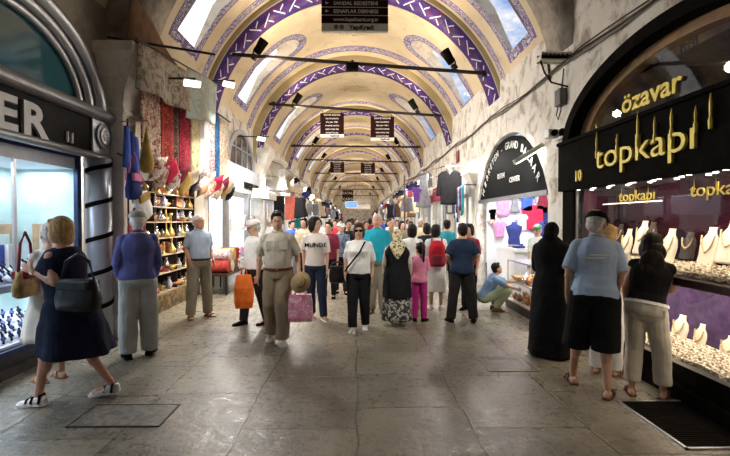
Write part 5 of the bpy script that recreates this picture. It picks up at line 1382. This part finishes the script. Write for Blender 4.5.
        if kind == 'long':
            m.ell(HH((0, .06, -.04)), (.10, .075, .12), h); m.ell(s.N+s.yd*.075+s.ax*.04, (.115, .065, .12)); m.ell(s.N+s.yd*.095-s.ax*.08, (.12, .05, .15)); m.ell(s.N+s.yd*.10-s.ax*.18+s.xd*.03, (.07, .04, .10))
        if kind == 'pony':
            c = HH((0, .115, .04)); m.ell(c, .03); m.tube([c, c+Vector((0, .04, -.03)), c+Vector((0, .05, -.14)), c+Vector((0, .03, -.27)), c+Vector((0, .02, -.34))], [.022, .034, .038, .026, .008], 8)
        if kind == 'fringe':
            m.bm.clear(); m.ell(HH((0, .050, -.004)), (.078*q, .066*q, .060*q), h); m.ell(HH((0, .02, .05)), (.077*q, .088*q, .072*q), h)
        return bake(m, 'hair', material, s.bodyo, s.vox*.8, 1, .012)
    def cap(s, material, brim=True, flat=False):
        HH, h = s.H, s.hr; q = s.hd; m = MB(); rs = []
        for k in range(7):
            a = R(90*k/6.3); z = .040+.082*math.sin(a); r_ = math.cos(a)**.7
            rs.append([HH((math.cos(t)*.092*r_, .012+math.sin(t)*.108*r_, z)) for t in [2*PI*i/20 for i in range(20)]])
        m.rings(rs); o = m.build('cap', material, s.bodyo, smooth=True)
        if brim:
            m = MB(); top = []; n = 11
            for z in (.0, .007):
                a_ = [HH((.085*math.cos(R(180+18*i)), .0+.085*math.sin(R(180+18*i))-.005, .040+z)) for i in range(n)]
                b_ = [HH((.080*math.cos(R(180+18*i)), -.03+.135*math.sin(R(180+18*i)), .030+z-.012*(1 if 2 < i < 8 else 0))) for i in range(n)]
                top.append((a_, b_))
            ring = lambda t: t[0]+t[1][::-1]
            m.rings([ring(top[0]), ring(top[1])]); m.build('brim', material, o)
    def world(s, p):
        a = s.r.rotation_euler[2]; p = Vector(p)*s.k; return Vector(s.r.location)+Matrix.Rotation(a, 3, 'Z') @ p
C_ = dict
# --- 1 the woman in white at the watch window
p = Fig('woman in sleeveless white top and cream skirt looking into the watch window', (-3.16, 4.58, 0), -115, 1.62, SK, w=1.05, bust=.03, vox=.009, er=(-.25, -.04, 1.16), wr=(-.14, -.24, 1.06), el=(.25, -.03, 1.14), wl=(.20, -.20, 1.02), hy=-10, hp=8, face=False)
F_cream = fab('cream_linen', (.62, .58, .50)); F_wt = fab('white_cotton', (.72, .71, .68))
p.skirt(F_cream, 1.02, .47, .27, .24, folds=9, amp=.02); p.shirt(F_wt, 0, .93, .02, 'top', 1.46); p.hair(H_grey, 'short', 1.02); p.shoes(mat('tan_leather', (.36, .20, .11), .5), kind='sandal')
q = bag((-3.20, 4.30, 1.17), .36, .26, .12, mat('tan_bag', (.46, .31, .12), .6, c2=(.25, .14, .05), scale=6), 'tan leather shoulder bag with maroon strap carried by the woman in white', .25, trim=C_maroon, tilt=0, strap=.36, cat='handbag')
# --- 2 the walking woman in navy
p = Fig('blond woman in long navy sleeveless dress walking left with a black bag', (-2.63, 4.05, 0), -92, 1.69, SKR, w=1.22, belly=.04, bust=.06, vox=.008, P=(0, .02, .96), N=(0, -.07, 1.47), el=(.27, .02, 1.15), wl=(.17, -.20, 1.24), er=(-.25, -.06, 1.16), wr=(-.20, -.22, 1.02),
        kl=(.12, -.13, .52), al=(.13, -.20, .10), kr=(-.10, .06, .50), ar=(-.12, .32, .13), tr=10, tl=0, hp=4, hy=0)
F_navy = fab('navy_dress', (.012, .015, .034), scale=3); p.gown(F_navy, 0, .46, .30, .33, t=.03, amp=.03, folds=5, off=(.0, .05), top=1.46); p.hair(H_blond, 'bob', 1.10); 
p.shoes(mat('white_shoe', (.75, .73, .70), .5), M_white)
for sd in 'lr':
    A = p.j['a'+sd]; m = MB(); lf = max(0, A.z-.09)
    for dd in (-.03, .04, .09): m.tube([(A.x-.047, A.y-dd, .03+lf*.3), (A.x-.03, A.y-dd, .088-dd*.35+lf*.4), (A.x+.03, A.y-dd, .088-dd*.35+lf*.4), (A.x+.047, A.y-dd, .03+lf*.3)], .012, 6)
    tag(m.build('shoe_strap', M_black, p.r), 'black shoe straps')
m = MB(); w_ = p.j['wl']; m.cyl(w_+Vector((0, .012, -.006)), w_+Vector((0, -.006, .004)), .036, n=14); m.build('bracelet', mat('gold_watch', (.7, .55, .3), .3, .8), p.r)
bag((-2.40, 3.82, 1.14), .40, .28, .15, mat('black_leather', (.014, .014, .016), .35, bump=.5, bscale=20), 'large black leather shoulder bag under the walking blond woman\'s arm', R(80), strap=.22, cat='handbag')
# --- 3 the old man in a cap
p = Fig('old man in periwinkle sweater and pale trousers with a light cap seen from behind', (-2.64, 5.35, 0), -148, 1.77, SKR, w=1.02, belly=.06, vox=.009, N=(0, -.02, 1.49), el=(.28, .0, 1.14), wl=(.20, -.16, .96), er=(-.28, .0, 1.14), wr=(-.20, -.16, .96), tl=8, tr=-25, hy=-5, hp=4, kl=(.11, -.01, .5), kr=(-.11, -.01, .5), al=(.12, .03, .085), ar=(-.12, -.04, .085), face=False)
p.trousers(fab('pale_grey', (.44, .46, .46)), .03, .030, leg=.02, flare=.016, disp=.028); p.shirt(fab('periwinkle', (.105, .115, .30)), 2.0, .93, .036, 'sweater', sl=.024, disp=.03); p.hair(H_white, 'short', .97); p.cap(fab('cap_grey', (.42, .40, .36))); p.shoes(M_black)
p.collar(fab('periwinkle', (0, 0, 0)))
# --- 4 grey-haired man in pale blue shirt
p = Fig('white-haired man in pale blue shirt and khaki trousers looking right by the souvenir shelves', (-2.68, 7.5, 0), 42, 1.75, SKR, w=1.06, belly=.06, vox=.011, el=(.26, .03, 1.16), wl=(.20, -.10, .98), er=(-.27, .05, 1.16), wr=(-.20, -.10, .99), hy=25, tl=15, tr=-15, al=(.15, .0, .085), ar=(-.15, 0, .085))
F_kh = fab('khaki', (.25, .22, .16)); F_pb = fab('pale_blue', (.42, .52, .64)); p.trousers(F_kh, .03, .022, leg=.014, flare=.008); p.shirt(F_pb, .8, .99, .022); p.collar(F_pb); p.belt(M_wood, .99, .026); p.hair(H_white, 'fringe'); p.shoes(C_brown, kind='sandal')
m = MB(); m.box(p.sh['l']+Vector((-.09, -.125, -.10)), (.10, .012, .11)); m.build('pocket', F_pb, p.r)
# --- 5 man with white cap mostly hidden
p = Fig('man in white shirt and white cap half hidden behind the man in beige', (-1.62, 6.95, 0), -48, 1.66, SKT, w=1.05, belly=.04, vox=.012, hy=-20, hp=12, kr=(-.10, -.08, .5), ar=(-.12, -.14, .09), al=(.12, .16, .11))
p.trousers(fab('black_trouser', (.02, .018, .018)), .03, .02, leg=.012); p.shirt(F_wt, 1.0, .93, .024, sl=.03); p.hair(H_grey, 'short', .96); p.cap(fab('cap_white', (.72, .62, .58)), brim=True); p.shoes(M_black)
ob_ = empty('carrier_bag', (-1.68, 6.55, .84), R(10), 'bright orange carrier bag held behind the man in beige', 'bag')
m = MB(); m.rings([[(x*.13*q, y*.045*q2, z) for x, y in ((-1, -1), (1, -1), (1.1, 0), (1, 1), (-1, 1), (-1.1, 0))] for q, q2, z in ((.85, .6, -.50), (1.0, 1.2, -.40), (1, 1.3, -.2), (.8, .5, -.04), (.7, .3, 0))]); m.build('pouch', mat('orange_plastic', (.80, .16, .02), .4, bump=.5, bscale=12, dist=.02), ob_)
m = MB(); m.tube([(-.05, 0, -.02), (-.03, 0, .10), (.03, 0, .10), (.05, 0, -.02)], .008, 5); m.build('handle', MATS['orange_plastic'], ob_)
# --- 6 the man in beige
p = Fig('man in beige short-sleeved shirt and khaki trousers striding towards the camera', (-1.07, 5.97, 0), 4, 1.77, SKT, w=1.03, belly=.03, vox=.008, N=(0, -.03, 1.49), er=(-.27, .06, 1.16), wr=(-.27, .02, .90), el=(.27, .03, 1.16), wl=(.29, -.08, .92), hp=14, hy=4, grip='l', arm=.85,
        kr=(-.10, -.02, .51), ar=(-.10, .16, .11), kl=(.07, -.10, .52), al=(.07, -.09, .085), tl=4, tr=-10)
F_bs = fab('beige_shirt', (.46, .41, .34)); F_kt = fab('khaki_trousers', (.28, .215, .145))
p.trousers(F_kt, .04, .026, leg=.022, flare=.014, disp=.026); p.shirt(F_bs, .92, .99, .026, sl=.03, disp=.028); p.collar(F_bs); p.belt(mat('brown_belt', (.10, .035, .02), .4), .99, .030); p.hair(H_dark, 'short', 1.0); p.shoes(mat('trainer_white', (.68, .66, .62), .6), M_white)
m = MB(); m.b2(-.016, .016, -.162, -.152, .975, 1.005); m.build('buckle', M_brass, p.r)
for sg_ in (-1, 1): m = MB(); m.box((sg_*.085, -.152, 1.30), (.11, .014, .12)); m.build('pocket', F_bs, p.r, bevel=.005)
m = MB(); [m.ell((0, -.158+.02*(abs(z-1.2) > .15), z), .006, n=6, m=4) for z in (1.08, 1.16, 1.24, 1.32, 1.39)]; tag(m.build('buttons', M_white, p.r), 'pale shirt buttons', kind='stuff')
pb = empty('tote_bag', (-.755, 5.86, .66), R(5), 'pink tote bag with printed pattern held by the man in beige', 'bag')
M_pk = mat('pink_bag', (.78, .28, .42), .6, c2=(.85, .60, .66), scale=14, mask=(.5, .58)); m = MB(); m.rings([[(x*.15*q, y*.05*q2, z) for x, y in ((-1, -1), (0, -1.2), (1, -1), (1.05, 0), (1, 1), (0, 1.2), (-1, 1), (-1.05, 0))] for q, q2, z in ((1.0, .9, -.36), (1.08, 1.2, -.30), (1.02, 1.1, -.1), (.92, .8, 0))]); m.build('pouch', M_pk, pb)
m = MB(); m.ell((.04, -.056, -.24), (.045, .006, .03)); m.build('emblem', C_maroon, pb)
for y in (-.04, .04): m = MB(); m.tube([(-.07, y, -.02), (-.06, y, .12), (-.0, y*.4, .20), (.06, y, .12), (.07, y, -.02)], .009, 6); m.build('handle', M_pk, pb)
sh_ = empty('straw_hat', (-.74, 5.78, .83), 0, 'straw hat held together with the pink tote bag', 'hat'); sh_.rotation_euler = (R(70), 0, R(-20))
M_straw = mat('straw', (.50, .36, .18), .8, c2=(.30, .2, .1), scale=50); m = MB(); m.lathe([(.14, 0), (.145, .008), (.08, .02), (.07, .09), (.03, .105)], n=20); m.build('straw', M_straw, sh_, smooth=True); m = MB(); m.cyl((0, 0, .018), (0, 0, .04), .082, .08, 20); m.build('band', C_brown, sh_)
# --- 7 the young man in the white t-shirt
p = Fig('young man with dark hair in white lettered t-shirt and dark jeans', (-.69, 7.30, 0), 6, 1.70, SKT, w=.98, vox=.010, hy=52, er=(-.24, .05, 1.17), wr=(-.22, .02, .92), kl=(.10, -.07, .5), al=(.14, -.06, .085), ar=(-.06, .12, .11), tl=20, tr=10)
F_tee = fab('tee_white', (.70, .64, .58)); p.trousers(fab('dark_denim', (.022, .030, .055)), .03, .016, leg=.004); p.shirt(F_tee, .85, .92, .024, sl=.03); p.hair(H_dark, 'full', 1.04); p.shoes(mat('tan_shoe', (.30, .2, .12), .6), M_white)
t = text('MUNDE', .105, M_black, 'shirt_print', p.r, .004, (0, -.153, 1.245), (R(90), 0, 0), off=.002)
# --- 8 the woman with sunglasses
p = Fig('woman in white t-shirt, black trousers and sunglasses with a diagonal bag strap', (.03, 6.62, 0), -4, 1.60, SKT, w=1.08, belly=.05, bust=.06, vox=.009, el=(.30, .03, 1.16), wl=(.27, -.06, .92), er=(-.29, .05, 1.18), wr=(-.27, -.08, .95), kr=(-.10, -.08, .50), ar=(-.10, -.14, .09), kl=(.09, .0, .5), al=(.10, .10, .09))
p.trousers(fab('black_cotton', (.012, .012, .014)), .05, .022, leg=.012); p.shirt(F_wt, 1.1, .93, .03, sl=.02, disp=.024); p.hair(H_brown, 'full', 1.06); p.shoes(mat('trainer_grey', (.55, .54, .52), .6), M_white)
m = MB(); 
for x in (-1, 1): m.ell(p.H((x*.032, -.090, .016)), (.028, .012, .021), p.hr)
m.tube([p.H((-.08, .0, .02)), p.H((-.06, -.088, .022)), p.H((.06, -.088, .022)), p.H((.08, 0, .02))], .004, 5); tag(m.build('sunglasses', M_black, p.r, smooth=True), 'dark sunglasses')
m = MB(); m.tube([p.sh['l']+Vector((-.05, .05, .06)), p.sh['l']+Vector((-.06, -.10, .05)), (.02, -.225, 1.28), (-.11, -.205, 1.12), (-.19, -.17, 1.02), (-.23, -.05, .95)], .014, 6); tag(m.build('bag_strap', M_black, p.r), 'black diagonal bag strap')
bag((-.30, 6.62, .96), .24, .26, .10, MATS['black_leather'], 'small black bag at the hip of the woman with sunglasses', R(95), strap=.06)
# --- 9 the man in teal
p = Fig('tall balding man in turquoise polo shirt behind the woman with sunglasses', (.36, 7.8, 0), -6, 1.77, SKR, w=1.15, belly=.06, vox=.012, hy=-4, tl=12, tr=-10)
F_tl = fab('turquoise', (.02, .32, .42)); p.trousers(F_kh, .03, .022, leg=.014); p.shirt(F_tl, .95, .90, .028, sl=.026); p.collar(F_tl); p.hair(H_grey, 'fringe'); p.shoes(C_brown)
# --- 10
p = Fig('dark-haired man in olive shirt seen behind the turquoise polo shirt', (.72, 9.3, 0), 8, 1.70, SKT, w=1.02, vox=.014, hy=8); p.trousers(C_grey); p.shirt(fab('olive', (.16, .15, .09)), .9, .9); p.hair(H_dark, 'fringe'); p.shoes(M_black)
# --- 11 the woman in headscarf
p = Fig('woman in golden floral headscarf, black vest and patterned long skirt', (.63, 6.88, 0), 178, 1.50, SKT, w=1.20, belly=.05, bust=.04, vox=.010, hp=16, el=(.29, .0, 1.15), wl=(.27, -.12, .93), er=(-.29, .0, 1.15), wr=(-.27, -.12, .93), face=False)
p.skirt(mat('camo_skirt', (.03, .03, .028), .8, c2=(.42, .40, .34), scale=11, mask=(.52, .56)), 1.0, .10, .27, .24, folds=6, amp=.02); p.shirt(fab('cream_sleeve', (.60, .55, .45)), 2.0, .95, .022, 'blouse', sl=.024); p.gown(fab('black_vest', (.012, .012, .013)), 0, .52, .27, .25, 'vest', t=.038, amp=.01); p.shoes(mat('shoe_grey', (.5, .5, .48), .6))
M_sc = mat('gold_floral_scarf', (.66, .56, .34), .8, c2=(.10, .07, .04), scale=17, mask=(.52, .57)); m = MB(); m.ell(p.H((0, .022, .022)), (.098, .112, .120), p.hr); m.ell(p.H((0, .045, -.07)), (.088, .085, .09))
rs = []
for z, wx, y0 in ((1.56, .08, .10), (1.48, .15, .135), (1.40, .12, .165), (1.30, .07, .168), (1.22, .015, .160)): rs.append([(-wx, y0-.06, z), (wx, y0-.06, z), (wx, y0+.012, z), (0, y0+.022, z), (-wx, y0+.012, z)])
m.rings(rs); bake(m, 'headscarf', M_sc, p.r, .012, 3, .015)
# --- 12 the girl in pink
p = Fig('girl with long dark ponytail in pink top and magenta trousers', (1.02, 7.15, 0), 168, 1.27, SKT, w=.88, vox=.009, hd=1.22, hy=45, er=(-.22, -.03, 1.18), wr=(-.16, -.20, 1.16), el=(.22, .02, 1.16), tl=15, tr=-25, face=False)
p.trousers(fab('magenta', (.45, .03, .20)), .05, .020, leg=.006); p.shirt(fab('pink_top', (.70, .24, .36)), 1.95, .88, .024, 'top', flare=.08); p.hair(H_dark, 'pony', 1.06); p.shoes(M_black)
# --- 13, 14
p = Fig('dark-haired woman in white top standing behind the girl in pink', (1.03, 8.2, 0), 170, 1.56, SKT, w=1.02, vox=.014, face=False); p.trousers(C_beige, .05); p.shirt(F_wt, .9, .9, .026); p.hair(H_dark, 'full', 1.18); p.shoes(M_black)
p = Fig('person in white shirt and white shorts wearing a red backpack', (1.47, 8.15, 0), 172, 1.56, SKD, w=1.0, vox=.012, hy=-20, tl=10, tr=-12, face=False)
p.shorts(F_wt, .36, .03); p.shirt(F_wt, 1.0, .88, .03, sl=.035); p.hair(H_dark, 'full', 1.1); p.shoes(mat('trainer_pink', (.70, .45, .48), .6), M_white)
bp = empty('backpack', (1.45, 7.93, 1.03), R(172), 'red backpack worn by the person in white shorts', 'backpack')
M_rb = fab('backpack_red', (.42, .02, .03)); m = MB(); m.rings([[(math.copysign(abs(math.cos(a))**.5, math.cos(a))*.145*q, math.copysign(abs(math.sin(a))**.5, math.sin(a))*.085*q+ .02, z) for a in [2*PI*(i+.5)/16 for i in range(16)]] for q, z in ((.8, -.22), (1, -.19), (1.04, 0), (.96, .14), (.7, .22), (.3, .25))]); m.build('pouch', M_rb, bp, smooth=True)
m = MB(); m.rings([[(math.copysign(abs(math.cos(a))**.5, math.cos(a))*.105*q, math.copysign(abs(math.sin(a))**.5, math.sin(a))*.04*q+.10, z) for a in [2*PI*(i+.5)/16 for i in range(16)]] for q, z in ((.8, -.19), (1, -.16), (1, -.03), (.8, .0))]); m.build('front_pocket', C_maroon, bp, smooth=True)
for x in (-.09, .09): m = MB(); m.tube([(x, -.05, .2), (x, -.13, .27), (x*1.1, -.27, .2), (x*1.3, -.27, .0), (x*1.2, -.08, -.16)], .016, 6); m.build('strap', C_maroon, bp)
# --- 15, 16
p = Fig('man in navy short-sleeved shirt and black trousers standing with his back turned', (1.70, 7.08, 0), 178, 1.60, SKT, w=1.10, vox=.010, el=(.29, .05, 1.19), wl=(.20, -.14, 1.06), er=(-.29, .05, 1.19), wr=(-.20, -.14, 1.06), tl=18, tr=-18, al=(.20, .02, .085), ar=(-.20, .02, .085), kl=(.15, .0, .5), kr=(-.15, 0, .5), hy=8, face=False, arm=.8)
p.trousers(fab('black_trouser', (0, 0, 0)), .03, .022, leg=.014, flare=.012); p.shirt(fab('navy_shirt', (.018, .030, .060)), .95, .86, .028, sl=.03, flare=.04, disp=.028); p.hair(H_dark, 'short', 1.02); p.shoes(M_black)
p = Fig('dark-haired person in maroon top beyond the man in navy, looking left', (2.05, 8.0, 0), -40, 1.58, SKT, w=.98, vox=.014); p.trousers(C_black); p.shirt(C_maroon, .9, .9, .024); p.hair(H_dark, 'full', 1.05); p.shoes(M_black)
# --- 17 the squatting boy
p = Fig('boy in blue shirt and pale green trousers squatting by the glass counter', (2.44, 7.98, 0), 78, 1.45, SKT, w=.98, vox=.009, P=(0, .14, .32), N=(0, -.12, .80), hd=1.08, hp=-14, hy=12, el=(.20, -.33, .62), wl=(.10, -.52, .62), er=(-.22, -.32, .58), wr=(-.13, -.54, .50),
        kl=(.15, -.30, .52), al=(.12, -.08, .10), kr=(-.17, -.34, .46), ar=(-.14, -.10, .10), grip='lr')
p.trousers(fab('pale_green', (.34, .40, .28)), .10, .026, leg=.016); p.shirt(fab('sky_blue', (.20, .32, .52)), .95, .93, .028, sl=.03); p.hair(H_dark, 'short', 1.02); p.shoes(C_brown)
# --- 18 the woman in black
p = Fig('woman wrapped in a full-length black abaya by the jewellery shop', (2.37, 5.32, 0), 128, 1.62, SKT, w=1.10, vox=.010, el=(.26, -.04, 1.15), wl=(.15, -.24, 1.10), er=(-.26, -.04, 1.15), wr=(-.12, -.25, 1.12), hp=12, hy=12)
F_ab = fab('abaya_black', (.010, .010, .011)); p.gown(F_ab, 2.0, .02, .30, .27, 'abaya', t=.045, sl=.045, amp=.02, folds=5, disp=.03); p.shoes(M_black)
m = MB(); m.ell(p.H((0, .035, .025)), (.100, .105, .115), p.hr); m.ell(p.H((0, .06, -.08)), (.10, .085, .12)); m.ell(p.N+Vector((0, .02, .0)), (.16, .11, .09)); m.ell(p.N+Vector((0, .05, -.12)), (.20, .13, .20)); bake(m, 'veil', F_ab, p.r, .011, 3, .02)
m = MB(); m.b2(-.16, .02, -.34, -.30, .62, 1.06); tag(m.build('folded_scarf', mat('fabric_teal', (.10, .28, .26), .8), p.r, bevel=.01), 'teal folded scarf over the arm')
# --- 20 the blond woman behind
p = Fig('blond woman in white trousers and sandals between the polo man and the showcase', (2.68, 4.66, 0), 140, 1.63, SK, w=1.0, vox=.010, P=(0, .06, .97), N=(0, -.06, 1.45), hp=10, hy=-35, er=(-.25, -.06, 1.14), wr=(-.12, -.24, 1.10), tl=10, tr=-10)
p.trousers(F_wt, .08, .02, leg=.012); p.shirt(F_wt, .8, .9, .024); p.hair(H_blond, 'bob', 1.08); p.shoes(mat('sandal_brown', (.20, .09, .045), .5), kind='sandal')
# --- 19 the man in the pale blue polo
p = Fig('man in black cap, pale blue polo shirt and long black shorts with his back turned', (2.27, 4.16, 0), 160, 1.76, SKT, w=1.05, belly=.05, vox=.008, P=(0, .05, .97), N=(-.03, -.10, 1.47), hp=20, hy=-22, el=(.29, .0, 1.16), wl=(.27, -.12, .92), er=(-.29, .0, 1.14), wr=(-.24, -.12, .90),
        kl=(.14, -.07, .5), al=(.155, -.20, .085), kr=(-.09, .03, .5), ar=(-.10, .12, .09), tl=12, tr=-22, face=False)
p.shorts(fab('black_short', (.010, .010, .011)), .42, .040); F_po = fab('polo_blue', (.36, .47, .66)); p.shirt(F_po, .98, .90, .030, sl=.032, disp=.026); p.collar(F_po); p.hair(H_grey, 'short', .97); p.cap(fab('cap_black', (.010, .010, .011))); p.shoes(mat('flipflop', (.10, .05, .035), .6), M_wood, kind='sandal')
m = MB(); m.b2(-.10, .06, .146, .152, 1.315, 1.325); m.b2(-.07, .09, .147, .153, 1.29, 1.297); tag(m.build('shirt_print', M_white, p.r), 'white and orange print across the shoulders'); m = MB(); m.b2(-.02, .10, .148, .154, 1.265, 1.275); m.build('shirt_print', C_gold, p.r)
# --- 21 the woman in black tank top
p = Fig('woman with long dark hair in black tank top and cream trousers, hand at her chin', (2.72, 4.05, 0), 146, 1.55, SKT, w=1.05, bust=.04, vox=.008, P=(.02, .05, .96), N=(-.04, -.08, 1.46), hp=8, hy=-42, er=(-.27, -.12, 1.12), wr=(-.10, -.25, 1.30), el=(.27, -.03, 1.15), wl=(.24, -.14, .92),
        kl=(.12, -.0, .5), al=(.14, .04, .085), kr=(-.12, .0, .5), ar=(-.14, -.02, .085), tl=14, tr=-14)
p.trousers(fab('cream_trouser', (.50, .46, .38)), .15, .022, leg=.010, flare=.012, disp=.022); p.shirt(fab('tank_black', (.012, .012, .013)), 0, .96, .022, 'tank_top', 1.44); p.hair(H_dark, 'long', 1.08); p.shoes(mat('sandal_maroon', (.10, .03, .025), .5), kind='sandal')
p.belt(M_white, 1.0, .034, .03)
for x in (-.09, .09):
    m = MB(); m.rings([[(x+.055*a, .178+o_, .90+.05*b_) for a, b_ in ((-1, 1), (1, 1), (1, -.6), (0, -1.2), (-1, -.6))] for o_ in (-.03, -.006)]); m.build('back_pocket', MATS['fabric_cream_trouser'], p.r)
# --- 22 stall seller
p = Fig('stall seller in pale shirt and green cap behind the folded clothes', (3.62, 8.75, 0), -45, 1.56, SKT, w=1.02, vox=.012, hp=14); p.trousers(C_grey); p.shirt(fab('seller', (.50, .54, .50)), .9, .9); p.hair(H_grey, 'short'); p.cap(fab('cap_green', (.08, .22, .08)), brim=False); p.shoes(M_black)
# --- the crowd farther down the passage
shirts = {'white': F_wt, 'black': C_black, 'blue': C_blue, 'red': C_red, 'grey': C_grey, 'beige': C_beige, 'maroon': C_maroon, 'teal': C_teal, 'olive': fab('olive', (0, 0, 0)), 'pink': C_pink, 'patterned blue': mat('patterned_shirt', (.20, .26, .36), .8, c2=(.05, .07, .12), scale=14)}
CR = [(329, 9.2, 1.62, 'maroon', 'black', 0, 'dark'), (341, 9.9, 1.60, 'patterned blue', 'black', 10, 'cap'), (349, 10.4, 1.66, 'black', 'black', 5, 'dark'), (304, 10.5, 1.70, 'beige', 'black', 0, 'dark'), (292, 12.5, 1.64, 'blue', 'grey', 20, 'dark'), (318, 13, 1.72, 'white', 'black', 180, 'dark'),
      (335, 14.5, 1.66, 'red', 'black', 0, 'brown'), (352, 15.5, 1.70, 'grey', 'black', 175, 'dark'), (366, 13.5, 1.62, 'black', 'grey', 0, 'dark'), (402, 12.0, 1.62, 'olive', 'black', 10, 'dark'), (392, 15, 1.70, 'white', 'blue', 180, 'dark'), (411, 15.5, 1.60, 'pink', 'black', 5, 'brown'),
      (447, 10.0, 1.66, 'teal', 'black', 160, 'dark'), (427, 9.3, 1.58, 'black', 'grey', 175, 'dark'), (421, 13, 1.7, 'beige', 'grey', 0, 'grey'), (341, 19, 1.68, 'black', 'black', 0, 'dark'), (356, 21, 1.7, 'white', 'black', 0, 'dark'), (370, 20, 1.72, 'maroon', 'grey', 180, 'dark'), (383, 22, 1.7, 'blue', 'black', 0, 'dark'),
      (397, 20, 1.65, 'grey', 'black', 0, 'brown'), (330, 23, 1.7, 'beige', 'black', 0, 'dark'), (349, 27, 1.7, 'red', 'black', 0, 'dark'), (364, 29, 1.72, 'black', 'black', 0, 'dark'), (376, 28, 1.7, 'white', 'black', 0, 'dark'), (388, 30, 1.7, 'teal', 'black', 0, 'dark'), (320, 17.5, 1.66, 'pink', 'grey', 0, 'dark'), (270, 14.5, 1.7, 'white', 'black', -60, 'grey'), (408, 24, 1.68, 'white', 'grey', 0, 'dark')]
HM = {'dark': H_dark, 'brown': H_brown, 'grey': H_grey}
for k, (px, Y, H_, sh, tr_, rz, hr) in enumerate(CR):
    near = Y < 11
    wh = {0: 'nearest', }.get(k)
    lbl = 'person in %s top and %s trousers %s, %s' % (sh, tr_, 'facing camera' if abs(rz) < 90 else 'walking away', ('near' if near else 'middle' if Y < 18 else 'far')+' crowd '+('left' if px < 345 else 'centre' if px < 380 else 'right'))
    st_ = .12 if k % 2 else -.12
    p = Fig(lbl, ((px-357)/F*Y, Y, 0), rz, H_, [SKT, SK, SKD][k % 3], w=[1.0, 1.08, .96][k % 3], vox=.014 if near else .02, kl=(.10, -.04-st_*.3, .5), al=(.10, -st_, .10), kr=(-.10, -.04+st_*.3, .5), ar=(-.10, st_, .10), hy=(k*37 % 50)-25, face=False, group='people in the far crowd')
    p.trousers({'black': C_black, 'grey': C_grey, 'blue': C_blue}[tr_], .04); p.shirt(shirts[sh], (.9, 2.0, 1.0)[k % 3], .9, .026)
    if hr == 'cap': p.hair(H_dark, 'short', .97); p.cap(fab('cap_white', (0, 0, 0)))
    else: p.hair(HM[hr], 'full' if k % 2 else 'short', 1.03)
    p.shoes(M_black)

bpy.data.scenes.remove(WORK)
